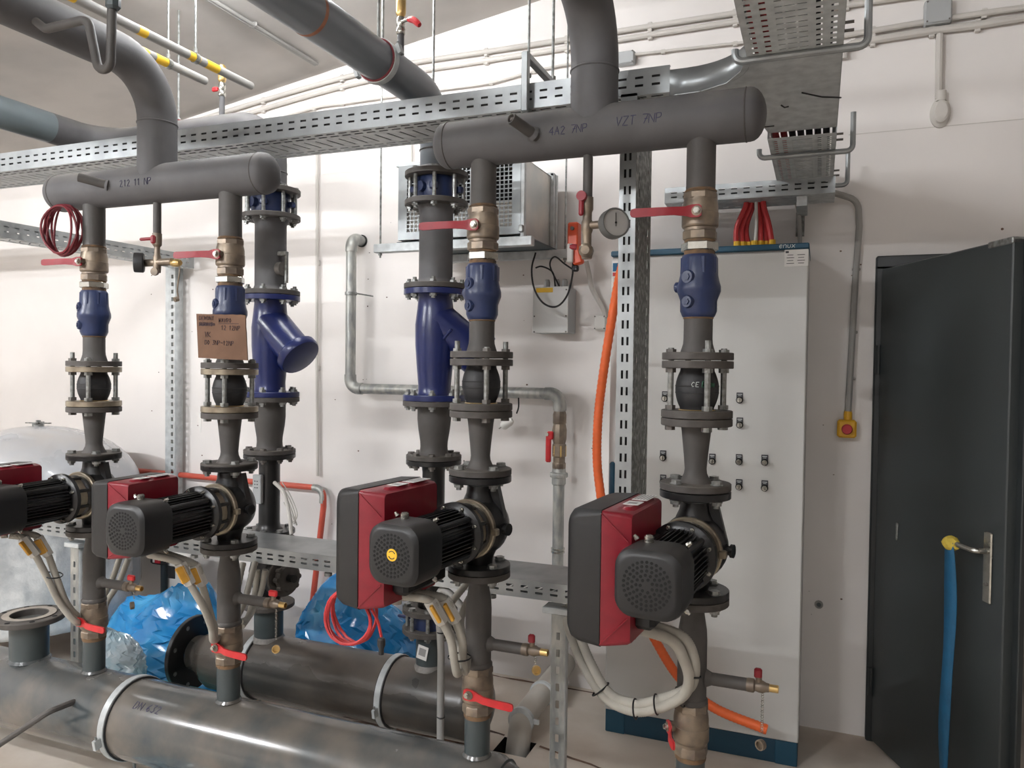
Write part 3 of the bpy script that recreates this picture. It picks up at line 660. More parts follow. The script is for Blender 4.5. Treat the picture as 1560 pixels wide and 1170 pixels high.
# vent tube looping on the left riser pipe
t = thing('vent_tube', 'thin grey bent vent tube on the left riser pipe near the ceiling', 'pipe', (-2.1, 1.6, 2.6))
Bv = tr(2.1, -1.6, -2.6)
m = MB(); m.tube(bend([(-2.14, 1.58, 2.575), (-2.09, 1.58, 2.54), (-1.945, 1.60, 2.555), (-1.905, 1.6, 2.405), (-1.858, 1.6, 2.405), (-1.848, 1.6, 2.75)], .028, 5), .0125, 12); part(m, 'tube', 'primer_dark', t, Bv)
m = MB(); m.lathe([(.014, 0), (.02, .008), (.02, .045), (.014, .055)], 8, tr(-1.849, 1.6, 2.565)); part(m, 'valve_body', 'greenpipe', t, Bv)
# ------------------------------------------------------------------ gauges under the headers
def gauge(par, M, R=.036):
    g = MB(); g.lathe([(R * .9, 0), (R, .004), (R, .030), (R * .95, .033), (R * .88, .033), (R * .88, .029)], 28, M); go = part(g, 'gauge_case', 'gauge_case' if R > .036 else 'rubber', par)
    part(MB().cyl(R * .9, .0285, .0295, 24, M), 'gauge_dial', 'gauge_face', go)
    m = MB(); m.box(.0016, R * .9, .0008, M @ tr(0, R * .2, .0302)); m.cyl(.003, .0295, .0312, 8, M); part(m, 'needle', 'hole_black', go)
    return go
t = thing('pressure_gauge', 'round grey pressure gauge with brass tee below the right pipe header', 'gauge', (-.605, PY, 1.88), 0, 'pressure gauges')
m = MB(); m.lathe([(.014, 0.006), (.017, .02), (.014, .035), (.0125, .04), (.0125, .075), (.016, .085), (.016, .108), (.013, .114), (.013, .135), (.0165, .142), (.0165, .176)], 14); m.cyl(.011, 0, .05, 12, frame((0, 0, .098), (1, -.15, 0))); part(m, 'brass_tee', 'brass', t)
m = MB(); m.lathe([(.012, 0), (.020, .010), (.020, .03), (.012, .038)], 12, frame((0, -.006, .028), (.1, -1, 0)) @ tr(0, 0, -.02)); part(m, 'tap_body', 'brass', t)
m = MB(); m.box(.014, .012, .055, tr(-.012, -.02, .15), .004); m.cyl(.014, -.004, .010, 14, frame((-.010, -.020, .176), (0, -1, 0))); part(m, 'valve_lever', 'red_dark', t)
m = MB(); m.lathe([(.008, 0), (.008, .012), (.0045, .02)], 10, frame((-.02, -.03, .035), (-1, -.3, .1))); part(m, 'tap_knob', 'red_dark', t)
gauge(t, frame((.072, -.012, .094), (.62, -.78, .05)), .041)
part(MB().cyl(.0095, .0, .045, 10, frame((.035, 0, .097), (1, -.2, 0))), 'gauge_stem', 'brass', t)
t = thing('pressure_gauge', 'small dark pressure gauge on brass tee under the left pipe header', 'gauge', (-2.18, PY, 1.87), 0, 'pressure gauges')
m = MB(); m.lathe([(.012, .03), (.0135, .05), (.0135, .085), (.010, .095), (.010, .12), (.016, .128), (.016, .168)], 14); m.cyl(.013, -.06, .07, 12, frame((0, 0, .066), (1, 0, 0))); part(m, 'brass_tee', 'brass', t)
m = MB(); m.lathe([(.012, 0), (.014, .006), (.014, .03), (.010, .04)], 10, frame((.07, 0, .062), (1, -.1, -.05))); part(m, 'hose_outlet', 'brass_bright', t)
m = MB(); m.box(.06, .010, .011, tr(-.035, -.016, .148), .004); m.box(.02, .03, .03, tr(-.002, -.008, .145), .005); part(m, 'valve_lever', 'red_dark', t)
m = MB(); m.lathe([(.013, 0), (.014, .004), (.014, .012)], 12, frame((.016, -.02, .03), (.2, -1, 0))); part(m, 'tap_cap', 'brass', t)
gauge(t, frame((-.055, -.005, .066), (-.75, -.65, 0)), .035)
m = MB(); m.tube(smooth([(.10, 0, .06), (.108, -.005, .03), (.098, -.005, -.03), (.098, 0, -.06)], 5), .003, 6); m.lathe([(.009, 0), (.009, .014)], 8, frame((.097, 0, -.064), (-.3, -.9, -.3))); part(m, 'cap_chain', 'brass', t)
# ------------------------------------------------------------------ rear columns (strainers)
RY = 2.73
RX = {1: -2.224, 2: -1.418}
def rear(k):
    X = RX[k]; side = 'left' if k == 1 else 'right'
    dz = 0 if k == 2 else -.006
    grp = 'rear riser fittings'
    # top pipe
    if k == 2:
        t = thing('riser_pipe', 'big grey pipe coming from the ceiling down behind the cable tray', 'pipe', (X, RY, 2.324), 0, 'rear riser pipes'); B = tr(-X, -RY, -2.324)
        m = MB(); m.tube(bend([(X, RY, 2.33), (X, RY, 2.62), (X, -.9, 2.62)], .19, 12), .067, 32); part(m, 'pipe', 'shiny_pipe', t, B)
        part(MB().lathe([(.0668, -.008), (.068, -.004), (.068, .004), (.0668, .008)], 32, frame((X, 1.905, 2.62), (0, 1, 0))), 'heat_mark', 'rustmark', t, B)
        w = weld(t, (X, RY, 2.43), (0, 0, 1), .067, 'primer'); w.matrix_local = B
        part(MB().lathe([(.0795, 0), (.074, .012), (.0675, .022)], 32, tr(0, 0, .02)), 'weld_neck', 'primer', t)
        fl_ = part(disc(.125, .020, n=40), 'flange', 'flange_grey', t, tr(0, 0, -.0))
    else:
        t = thing('riser_pipe', 'big grey pipe running left under the ceiling behind the cable tray', 'pipe', (X, RY, 2.318), 0, 'rear riser pipes'); B = tr(-X, -RY, -2.318)
        m = MB(); m.tube(bend([(X, RY, 2.33), (X, RY, 2.62), (-3.2, RY, 2.62), (-3.2, RY - .3, 2.62)], .17, 12), .067, 32); part(m, 'pipe', 'primer', t, B)
        m = MB(); m.tube([(-3.2, RY - .28, 2.62), (-3.2, -.6, 2.62)], .0668, 32); part(m, 'pipe', 'bluegrey_pipe', t, B)
        for z in (2.36, 2.41):
            w = weld(t, (X, RY, z), (0, 0, 1), .067, 'primer'); w.matrix_local = B
        fl_ = part(disc(.125, .020, n=40), 'flange', 'flange_grey', t)
    # blue butterfly valve
    zt = 2.322 + dz; zb = 2.232 + dz
    t = thing('butterfly_valve', 'blue wafer butterfly valve between flanges atop the %s rear riser' % side, 'valve', (X, RY, zb), 0, 'butterfly valves')
    H = zt - zb
    m = MB(); m.lathe([(.080, 0), (.082, .004), (.082, H - .004), (.080, H)], 32)
    m.cyl(.020, .06, .10, 14, frame((0, 0, H / 2), (-.25, -1, 0))); part(m, 'wafer_body', 'blue_enamel', t)
    for i in range(4):
        a = PI / 2 * i + .35; m = MB(); M = tr(0, 0, H / 2) @ rz(a); m.lathe([(.016, -.012), (.018, 0), (.016, .012)], 10, M @ tr(.092, 0, 0)); m.box(.03, .024, .02, M @ tr(.082, 0, 0)); part(m, 'lug', 'blue_enamel', t)
    bolts(t, -.020, H + .020, .105, 8, .008, 'zinc', .5, 0)
    # middle pipe
    z0 = 1.886 + dz
    t = thing('flanged_pipe', 'wide grey flanged pipe above the blue strainer, %s one' % side, 'pipe', (X, RY, z0), 0, 'wide flanged pipes'); H = zb - z0
    part(MB().lathe([(.078, .018), (.070, .032), (.067, .042), (.067, H - .042), (.070, H - .032), (.078, H - .018)], 32), 'pipe', 'primer' , t)
    part(disc(.125, .020, n=40), 'flange', 'flange_grey', t); part(disc(.125, .020, n=40), 'flange', 'flange_grey', t, tr(0, 0, H - .02))
    # Y strainer
    z1 = z0 - .002; z2 = 1.445 + dz; H = z1 - z2
    t = thing('y_strainer', 'large blue cast Y-shaped strainer in the %s rear riser' % side, 'strainer', (X, RY, z2), 0, 'blue strainers')
    m = MB(); m.lathe([(.075, .014), (.066, .03), (.065, .06), (.072, .14), (.078, .22), (.079, .30), (.072, .36), (.067, H - .03), (.075, H - .014)], 32)
    part(m, 'strainer_body', 'blue_bright', t)
    part(disc(.125, .022, n=40), 'flange', 'blue_bright', t); part(disc(.125, .022, n=40), 'flange', 'blue_bright', t, tr(0, 0, H - .022))
    d = Vector((1, -.12, -.86)) if k == 1 else Vector((1, .45, -.86))
    M = frame((0.0, 0, .325), d)
    m = MB(); m.lathe([(.078, .0), (.075, .10), (.073, .185), (.078, .19), (.080, .2)], 30, M); br = part(m, 'strainer_branch', 'blue_bright', t)
    m = MB(); m.lathe([(.088, .198), (.093, .203), (.093, .226), (.088, .236), (.05, .244)], 30, M); part(m, 'branch_cap', 'blue_bright', br)
    part(MB().box(.012, .10, .06, tr(.075, 0, .26) @ ry(.75), .004), 'rib', 'blue_bright', t)
    me = bolt_me(.008, .044, 'zinc', .02)
    for zz, nm in ((-.021, 0), (H - .022, 1)):
        for i in range(8):
            a = 2 * PI * (i + .5) / 8; O('bolt', me, t, tr(.105 * math.cos(a), .105 * math.sin(a), zz))
    # reducer
    z3 = z2 - .001; z4 = 1.212 + (dz if k == 2 else -.02); H = z3 - z4
    t = thing('flanged_reducer', 'grey tapered pipe under the blue strainer of the %s rear riser' % side, 'pipe reducer', (X, RY, z4), 0, 'tapered pipes under strainers')
    part(disc(.125, .020, n=40), 'flange', 'flange_grey', t, tr(0, 0, H - .02)); part(disc(.110, .018, n=40), 'flange', 'flange_grey', t)
    part(MB().lathe([(.062, .016), (.056, .028), (.054, .05), (.055, .07), (.063, .12), (.067, .16), (.067, H - .035), (.075, H - .016)], 30), 'taper', 'primer_dark', t)
    bolts(t, -.02, .018, .09, 8, .008, 'bolt_dark', .5)
    # black spool below
    z5 = .84
    t = thing('flow_meter_body', 'black flanged spool below the taper of the %s rear riser' % side, 'pipe', (X, RY, z5), 0, 'black spools'); H = z4 - .002 - z5
    part(MB().lathe([(.06, .016), (.048, .03), (.045, .05), (.045, H - .05), (.048, H - .03), (.06, H - .016)], 28), 'pipe', 'pump_black', t)
    part(disc(.110, .018, n=40), 'flange', 'pump_black', t); part(disc(.110, .018, n=40), 'flange', 'pump_black', t, tr(0, 0, H - .018))
    bolts(t, -.02, .018, .09, 8, .008, 'zinc', .5)
    # lower valve and pipe
    if k == 1:
        t = thing('balancing_valve', 'dark angled balancing valve with handwheel low on the left rear riser', 'valve', (X, RY, .52))
        H = .30
        part(MB().lathe([(.06, .018), (.05, .03), (.075, .10), (.085, .16), (.07, .22), (.05, .27), (.06, H - .018)], 26), 'valve_body', 'pump_black', t)
        part(disc(.110, .018, n=40), 'flange', 'flange_grey', t); part(disc(.110, .018, n=40), 'flange', 'flange_grey', t, tr(0, 0, H - .018))
        Mh = frame((0, 0, .13), (.92, -.30, .12))
        part(MB().lathe([(.06, .03), (.072, .06), (.076, .075), (.076, .10), (.05, .105)], 26, Mh), 'bonnet', 'pump_black', t)
        part(MB().lathe([(.078, .104), (.080, .107), (.080, .116), (.078, .119)], 28, Mh), 'bonnet_plate', 'flange_grey', t)
        m = MB(); m.lathe([(.052, .125), (.055, .13), (.055, .15), (.05, .155)], 24, Mh); m.cyl(.02, .1, .13, 12, Mh)
        for i in range(8): m.cyl(.012, .126, .154, 8, Mh @ rz(2 * PI * i / 8) @ tr(.05, 0, 0))
        part(m, 'handwheel', 'flange_grey', t); part(MB().cyl(.017, .15, .19, 14, Mh), 'spindle_cap', 'pump_black', t)
        zt2 = .52
    else:
        t = thing('butterfly_valve', 'blue wafer valve between flanges low on the right rear riser', 'valve', (X - .01, RY, .52))
        part(MB().lathe([(.072, .0), (.072, .06)], 28, tr(0, 0, .02)), 'wafer_body', 'blue_enamel', t)
        m = MB(); m.box(.10, .016, .012, tr(-.085, -.02, .05), .004); part(m, 'locking_lever', 'blue_enamel', t)
        part(disc(.110, .02, n=40), 'flange', 'flange_grey', t); part(disc(.110, .02, n=40), 'flange', 'flange_grey', t, tr(0, 0, .08))
        bolts(t, 0, .1, .09, 8, .008, 'zinc', .5)
        part(MB().cyl(.05, .1, .32, 24), 'pipe', 'pump_black', t)
        zt2 = .52
    # stub into the rear header is built with the header
rear(1); rear(2)
# ------------------------------------------------------------------ rear lower header
t = thing('pipe_header', 'thick dusty dark header pipe lying low behind the pumps, flange at left end', 'pipe header', (-1.9, RY, .25), 0, 'low header pipes'); B = tr(1.9, -RY, -.25)
m = MB(); R = .1365
m.lathe([(.078, 0), (.08, .03), (.10, .075), (.125, .11), (R, .14), (R, 1.39)] + [(R * math.cos(a), 1.39 + .62 * R * math.sin(a)) for a in [PI / 2 * .97 * i / 7 for i in range(1, 8)]], 40, frame((-2.63, RY, .25), (1, 0, 0)))
part(m, 'header_body', 'header_rear', t, B)
fb = MB().lathe([(.077, 0), (.165, 0), (.168, .003), (.168, .021), (.165, .024), (.077, .024)], 44, frame((-2.655, RY, .25), (1, 0, 0)), 0, 0, False)
f_ = part(fb, 'flange', 'pump_black', t, B)
hm = MB()
for i in range(8):
    a = 2 * PI * (i + .5) / 8; hm.cyl(.010, .0232, .0246, 12, frame((-2.655, RY, .25), (1, 0, 0)) @ tr(.138 * math.cos(a), .138 * math.sin(a), 0))
part(hm, 'bolt_hole_discs', 'zinc', t, B, kind='stuff')
for k, r in ((1, .062), (2, .055)):
    x = RX[k] - (.01 if k == 2 else 0)
    part(MB().cyl(r, .30, .521, 26, tr(x, RY, 0)), 'riser_stub', 'greenpipe', t, B)
    part(MB().lathe([(r, .360), (r + .012, .372), (r, .392)], 26, tr(x, RY, 0)), 'weld_seam', 'weld', t, B)
m = MB(); m.box(.046, .0012, .055, tr(RX[2] - .012, RY - .0575, .45) @ ry(.2)); m.box(.03, .0014, .03, tr(RX[2] - .012, RY - .0578, .452) @ ry(.2), 0, 1); part(m, 'barcode_label', ['white_label', 'grey_label'], t, B)
def pipe_clamp(x, Y, z, R, label, group, rodlen, mat_='galv', rub='rubber', along='x', up=False):
    t = thing('pipe_clamp', label, 'pipe clamp', (x, Y, z), 0, group)
    d = (1, 0, 0) if along == 'x' else (0, 1, 0); M = frame((0, 0, 0), d)
    m = MB(); m.lathe([(R + .001, -.019), (R + .006, -.017), (R + .006, .017), (R + .001, .019)], 40, M, 0, 0, False); part(m, 'rubber_lining', rub, t)
    m = MB(); m.lathe([(R + .006, -.0135), (R + .009, -.0125), (R + .009, .0125), (R + .006, .0135)], 40, M, 0, 0, False); part(m, 'clamp_band', mat_, t)
    q = (0, -1, -.18) if along == 'x' else (1, 0, .35)
    q = Vector(q).normalized()
    for s in ((1, -1) if True else (1,)):
        c = q * (s * (R + .022)); m = MB(); m.box(.024, .012, .034, frame(c, q.cross(Vector(d)))); lo = part(m, 'clamp_lug', mat_, t)
        part(MB().cyl(.0045, -.02, .028, 8, frame(c, q.cross(Vector(d)))), 'clamp_screw', 'zinc', t)
    if rodlen:
        if up: part(MB().cyl(.005, R, R + rodlen, 8), 'threaded_rod', 'zinc', t)
        else: part(MB().cyl(.006, -z, -R, 8), 'threaded_rod', 'zinc', t)
    return t
pipe_clamp(-2.27, RY, .25, .1365, 'steel pipe clamp round the rear low header near its flanged end', 'pipe clamps', .1)
pipe_clamp(-1.585, RY, .25, .1365, 'steel pipe clamp round the rear low header near the bar-code label', 'pipe clamps', .1)
# ------------------------------------------------------------------ front lower header
FZ = .292; R = .138
t = thing('pipe_header', 'thick glossy dark header pipe in the foreground with dusty patches', 'pipe header', (-1.9, PY, FZ), 0, 'low header pipes'); B = tr(1.9, -PY, -FZ)
m = MB(); m.lathe([(.05, 0), (R * .9, .03), (R, .07), (R, 2.62), (R * .98, 2.64), (.105, 2.70), (.082, 2.73), (.080, 2.75), (.080, 3.4), (.06, 3.43)], 48, frame((-3.5, PY, FZ), (1, 0, 0))); part(m, 'header_body', 'header_front', t, B)
for x in (-.875, -.855): part(MB().lathe([(R * .86, -.006), (R * .93, 0), (R * .80, .008)], 40, frame((x + .02, PY, FZ), (1, 0, 0))), 'weld_seam', 'greenpipe', t, B)
for k in (1, 2, 3, 4):
    z = LV[k]['wb']; part(MB().cyl(.0382, FZ + .05, z + .004, 26, tr(COLX[k], PY, 0)), 'riser_stub', 'greenpipe', t, B)
    if k < 4: part(MB().lathe([(.0385, .426), (.044, .431), (.0385, .440)], 26, tr(COLX[k], PY, 0)), 'weld_seam', 'header_front', t, B)
sx = -2.832
part(MB().cyl(.068, FZ + .05, .575, 32, tr(sx, PY, 0)), 'riser_stub', 'greenpipe', t, B)
part(MB().lathe([(.068, .416), (.075, .423), (.068, .434)], 30, tr(sx, PY, 0)), 'weld_seam', 'header_front', t, B)
fo = part(MB().lathe([(.064, .575), (.122, .575), (.125, .578), (.125, .594), (.122, .597), (.094, .597), (.093, .600), (.066, .600), (.0645, .598), (.0645, .545)], 44, tr(sx, PY, 0), 0, 0, False), 'flange', 'flange_grey', t, B)
part(MB().lathe([(.067, .6004), (.092, .6004)], 44, tr(sx, PY, 0), 0, 0, False), 'flange_face', 'face_grey', t, B)
part(MB().cyl(.0642, .52, .545, 30, tr(sx, PY, 0)), 'bore', 'inside_dark', t, B)  # dark plug stands for the shade down the pipe bore
m = MB()
for i in range(8):
    a = 2 * PI * (i + .3) / 8; m.cyl(.0095, .5968, .5978, 12, tr(sx + .109 * math.cos(a), PY + .109 * math.sin(a), 0))
part(m, 'bolt_hole_discs', 'inside_dark', t, B, kind='stuff')  # dark discs stand for the shade inside the bolt holes
part(writing('DN 632', .026, cylmap((-2.18, PY, FZ), R, .74), .0012), 'marker_writing', 'ink', t, B, 'faint blue marker writing', kind='stuff')
part(MB().tube(bend([(-2.45, PY - .11, .365), (-2.45, 1.86, .37), (-2.66, 1.80, .22), (-2.66, 1.80, .0)], .03), .0105, 10), 'vent_tube', 'primer_dark', t, B)
pipe_clamp(-2.285, PY, FZ, R, 'steel pipe clamp round the glossy foreground header pipe', 'pipe clamps', .1)
# ------------------------------------------------------------------ overhead small pipes, clamps, vents
def gas(x, yend, label):
    t = thing('hanging_pipe', label, 'pipe', (x, yend, 2.78), 0, 'small pipes under the ceiling')
    L = yend + 1.5
    m = MB(); m.lathe([(.010, -.003), (.017, 0), (.017, L)], 16, frame((0, 0, 0), (0, -1, 0))); part(m, 'pipe', 'conduit_grey', t)
    for a, b in ((.20, .27), (.305, .36), (.56, .60), (.85, .93)):
        part(MB().lathe([(.0174, a), (.0174, b)], 16, frame((0, 0, 0), (0, -1, 0)), 0, 0, False), 'yellow_tape', 'yellow', t)
    return t
gas(-2.30, 2.69, 'small grey pipe with yellow bands under the ceiling, longer one')
gas(-2.445, 2.575, 'small grey pipe with yellow bands under the ceiling, shorter one')
def hang(x, y, z, R, label):
    t = thing('rod_hanger', label, 'hanger', (x, y, z), 0, 'pipe hangers'); zc = ceil_z(x)
    part(MB().cyl(.0042, R + .004, zc - z, 8), 'threaded_rod', 'zinc', t)
    part(MB().lathe([(R + .0005, -.01), (R + .003, -.01), (R + .003, .01), (R + .0005, .01)], 20, frame((0, 0, 0), (0, 1, 0)), 0, 0, False), 'clamp_ring', 'zinc', t)
    part(MB().cyl(.008, R + .002, R + .02, 6), 'nut', 'zinc', t)
hang(-2.30, 2.37, 2.78, .0175, 'threaded rod hanger holding the longer yellow-banded pipe')
hang(-2.445, 2.375, 2.78, .0175, 'threaded rod hanger holding the shorter yellow-banded pipe')
def rodthing(x, y, z0, label):
    t = thing('threaded_rod', label, 'rod', (x, y, z0), 0, 'threaded rods'); part(MB().cyl(.0048, 0, ceil_z(x) - z0, 8), 'rod', 'zinc', t)
    part(MB().cyl(.011, 0.0, .012, 6), 'nut', 'zinc', t); return t
p = at(272, 190, 2.73); _t = rodthing(p.x, 2.73, 2.69, 'long threaded rod holding the left rear pipe at its red clamp')
part(MB().lathe([(.069, -.013), (.074, -.012), (.074, .012), (.069, .013)], 32, frame((0, 0, -.07), (1, 0, 0)), 0, 0, False), 'clamp_band', 'cable_darkred', _t)
c = pipe_clamp(-1.418, 2.29, 2.62, .067, 'steel clamp with dark red lining on the big ceiling pipe', 'pipe clamps', .70, 'galv', 'cable_darkred', 'y', True)
for px, py, Y, lab in ((583, 72, 2.46, 'threaded rod just right of the big ceiling pipe clamp'), (660, 132, 2.6, 'thin threaded rod behind the slanting ceiling pipe elbow')):
    p = at(px, py, Y); rodthing(p.x, Y, p.z, lab)
def airvent(x, y, z, label, lev):
    t = thing('air_vent', label, 'valve', (x, y, z), 0, 'brass air vents')
    part(MB().cyl(.0125, 0, .09, 12), 'stand_pipe', 'primer', t)
    part(MB().lathe([(.014, .085), (.017, .09), (.017, .105), (.013, .112), (.016, .12), (.016, .14), (.012, .148)], 10), 'ball_valve_body', 'chrome', t)
    part(MB().lathe([(.012, .148), (.017, .156), (.018, .162), (.018, .215), (.014, .224), (.006, .228)], 14), 'vent_cap', 'brass_bright', t)
    if lev:
        m = MB(); m.tube([(.01, -.012, .125), (.04, -.014, .127)], .006, 8); part(m, 'stem', 'chrome', t)
        m = MB(); m.tube(smooth([(.036, -.014, .128), (.06, -.015, .122), (.085, -.016, .10)], 4), [.007, .009, .011, .012, .012, .012, .012, .011, .009], 8); part(m, 'lever', 'red_lever', t)
    else:
        part(MB().box(.03, .014, .02, tr(-.03, -.01, .118), .004), 'lever', 'red_lever', t)
airvent(-1.418, 2.44, 2.685, 'brass air vent with red lever standing on the big ceiling pipe', True)
p = at(338, 185, 2.73); airvent(p.x, 2.73, 2.685, 'brass air vent with short red handle over the left rear pipe', False)
# ------------------------------------------------------------------ perforated cable trays
def tray(label, M, L, Wd, H, base='chevron', mats=('galv', 'galv_darkened'), lip=.012, pitch=.05, group='perforated cable trays', name='cable_tray', closed=False, sides=(0, 1)):
    t = O(name, None, None, M, label, 'cable tray', group); t.empty_display_size = .05
    n = int((L - .02) / pitch); x0 = (L - n * pitch) / 2; ho = []; sh = None
    if base == 'chevron':
        for i in range(n):
            a = x0 + i * pitch
            for y in (.09, .20, .80, .91):
                o = 0 if y in (.09, .91) else pitch / 2 - .002
                ho.append((a + .007, Wd * y - .0055, a + .043, Wd * y + .0055))
            ho.append((a + .018, Wd * .33, a + .0265, Wd * .67))
        def sh(x, y):
            if x < .005 or x > L - .005: return 0
            return .022 if Wd * .6 < y < Wd * .7 else 0
        ys = True
    elif base == 'ladder':
        p2 = pitch / 2; n2 = int((L - .02) / p2)
        for i in range(n2):
            a = x0 + i * p2
            for y in (.10, .24, .76, .90): ho.append((a + .005, Wd * y - .007, a + .017, Wd * y + .007))
            ho.append((a + .008, Wd * .35, a + .0135, Wd * .65))
    elif base == 'slots':
        for i in range(n):
            a = x0 + i * pitch
            for y in (.2, .8): ho.append((a + .012, Wd * y - .004, a + .036, Wd * y + .004))
    def rnd(h): return [tuple(round(v, 5) for v in q) for q in h]
    m = MB().plate(round(L, 5), round(Wd, 5), rnd(ho), None, 0, sh); solid(part(m, 'base_plate', mats[0], t, None, None, 0), .0015)
    hs = []
    for i in range(n):
        a = x0 + i * pitch
        for z in (.36, .66): hs.append((a + .012, H * z - .0035, a + .037, H * z + .0035))
    for s in sides:
        m = MB().plate(round(L, 5), round(H, 5), rnd(hs), tr(0, Wd * s, 0) @ rx(PI / 2)); so = part(m, 'side_plate', mats[1], t, None, None, 0); solid(so, .0015)
        if lip: part(MB().box(L, lip, .003, tr(L / 2, Wd * s + (lip / 2 if s == 0 else -lip / 2), H - .001), .001), 'edge_lip', mats[1], so)
    if closed: solid(part(MB().plate(L, Wd + .006, [], tr(0, -.003, H + .002)), 'tray_cover', mats[1], t, None, None, 0), .002)
    return t
TZ = 2.392
tray('long perforated cable tray hanging across the room behind the pump headers', tr(-5.2, 2.27, TZ), 4.78, .225, .078)
ty = tray('perforated cable tray coming overhead towards the cabinet wall', tr(.04, 2.742, 2.362) @ rz(PI / 2), .86, .215, .07, 'ladder')
ty2 = tray('nearest perforated cable tray overhead at the top picture edge', tr(.04, .2, 2.38) @ rz(PI / 2), 1.85, .225, .07, 'ladder', pitch=.06)
# flat tee piece joining them
t = O('cable_tray_tee', None, None, tr(0, 0, 2.38), 'flat sheet metal tee joining the overhead cable trays', 'cable tray'); t['group'] = 'perforated cable trays'
out = [(.04, 2.05), (.04, 2.74), (-.172, 2.74), (-.19, 2.62), (-.24, 2.54), (-.34, 2.495), (-.42, 2.495), (-.42, 2.27), (-.33, 2.265), (-.255, 2.225), (-.21, 2.15), (-.185, 2.05)]
m = MB().prism(out, 0, .0016); part(m, 'base_plate', 'galv', t)
def curb(pts, nm):
    vs = []; fs = []
    for i, (x, y) in enumerate(pts):
        vs += [(x, y, 0), (x, y, .075)]
        if i: fs.append((2 * i - 2, 2 * i, 2 * i + 1, 2 * i - 1))
    solid(part(MB().add(vs, fs), nm, 'galv_darkened', t), .0016)
def arc(c, r, a0, a1, n=10): return [(c[0] + r * math.cos(math.radians(a0 + (a1 - a0) * i / n)), c[1] + r * math.sin(math.radians(a0 + (a1 - a0) * i / n))) for i in range(n + 1)]
curb([(-.42, 2.27)] + arc((-.37, 2.08), .19, 90, 0) + [(-.18, 2.05)], 'curved_side')
curb([(-.42, 2.495)] + arc((-.36, 2.685), .19, -90, 0) + [(-.172, 2.74)], 'curved_side')
curb([(.04, 2.05), (.04, 2.74)], 'straight_side')
for a, b in (((-.06, 2.36), (.045, 2.44)), ((-.215, 2.40), (-.175, 2.43)), ((-.20, 2.62), (-.15, 2.65)), ((-.12, 2.45), (-.10, 2.47))):
    mm = MB(); mm.tube([(a[0], a[1], -.004), ((a[0] + b[0]) / 2, (a[1] + b[1]) / 2, -.009), (b[0], b[1], -.004)], .0022, 6); part(mm, 'cable_tie', 'cable_black', t)
# wall tray over the cabinet
tray('short perforated cable tray on the wall above the grey cabinet', tr(-.632, 3.345, 2.296), .68, .2, .066, 'slots')
tw = [o for o in bpy.data.objects if o.get('label', '').startswith('short perforated')][0]
m = MB(); m.box(.03, .24, .05, tr(.09, .12, -.03)); m.add([(.075, .02, -.055), (.105, .02, -.055), (.105, .29, -.16), (.075, .29, -.16), (.075, .29, -.05), (.105, .29, -.05)], [(0, 1, 2, 3), (3, 2, 5, 4), (0, 3, 4), (1, 5, 2)]); part(m, 'bracket', 'galv', tw)
m = MB(); m.box(.04, .22, .04, tr(.555, .13, -.022)); part(m, 'bracket', 'galv', tw)
m = MB(); m.box(.035, .03, .10, tr(.545, .26, -.075)); part(m, 'bracket', 'galv_mottled', tw)
# U brackets round the overhead tray
def ubracket(y, label, z=2.36, x0=-.215, x1=.095, h=.12):
    t = thing('tray_bracket', label, 'bracket', (0, y, z), 0, 'rod brackets under the overhead trays')
    part(MB().tube(bend([(x1, 0, h), (x1, 0, -.012), (x0, 0, -.012), (x0, 0, .02)], .02, 5), .0095, 10), 'bent_rod', 'galv_darkened', t)
    m = MB(); m.cyl(.004, -.01, .014, 8, frame((x1 - .045, 0, .03), (1, 0, 0))); m.cyl(.004, -.01, .014, 8, frame((x1 - .045, 0, .05), (1, 0, 0))); part(m, 'bolt', 'bolt_dark', t)
ubracket(2.06, 'bent rod bracket under the nearest overhead cable tray', 2.384)
ubracket(2.93, 'bent rod bracket under the middle of the overhead cable tray')
ubracket(3.46, 'bent rod bracket under the wall end of the overhead cable tray')
# C bracket hanging the long tray
t = thing('tray_bracket', 'bright C-shaped steel bracket hanging the long cable tray', 'bracket', (-.86, 2.26, TZ), 0, 'tray hangers')
def chan(p, q): # square channel between points
    d = Vector(q) - Vector(p); return MB().box(.022, .022, d.length, frame(Vector(p) + d / 2, d), .003)
part(chan((0, -.018, -.02), (0, -.018, .165)), 'upright', 'galv_darkened', t)
part(chan((0, -.018, .155), (0, .26, .155)), 'arm', 'galv_darkened', t)
part(chan((0, -.018, -.014), (0, .26, -.014)), 'arm', 'galv_darkened', t)
part(MB().cyl(.005, .14, ceil_z(-.86) - TZ, 8, tr(0, .24, 0)), 'threaded_rod', 'zinc', t)
part(MB().cyl(.011, .168, .18, 6, tr(0, .24, 0)), 'nut', 'zinc', t)
p = at(805, 118, 2.5); rodthing(p.x, 2.5, p.z, 'threaded rod left of the bright C-shaped tray bracket')
p = at(650, 130, 2.5)
# vertical tray
tv = tray('vertical perforated cable tray standing between the right pumps', tr(-.515, 2.27, .88) @ ry(-PI / 2) , 1.52, .22, .05, 'slots', ('galv_mottled', 'galv_darkened'), .0)
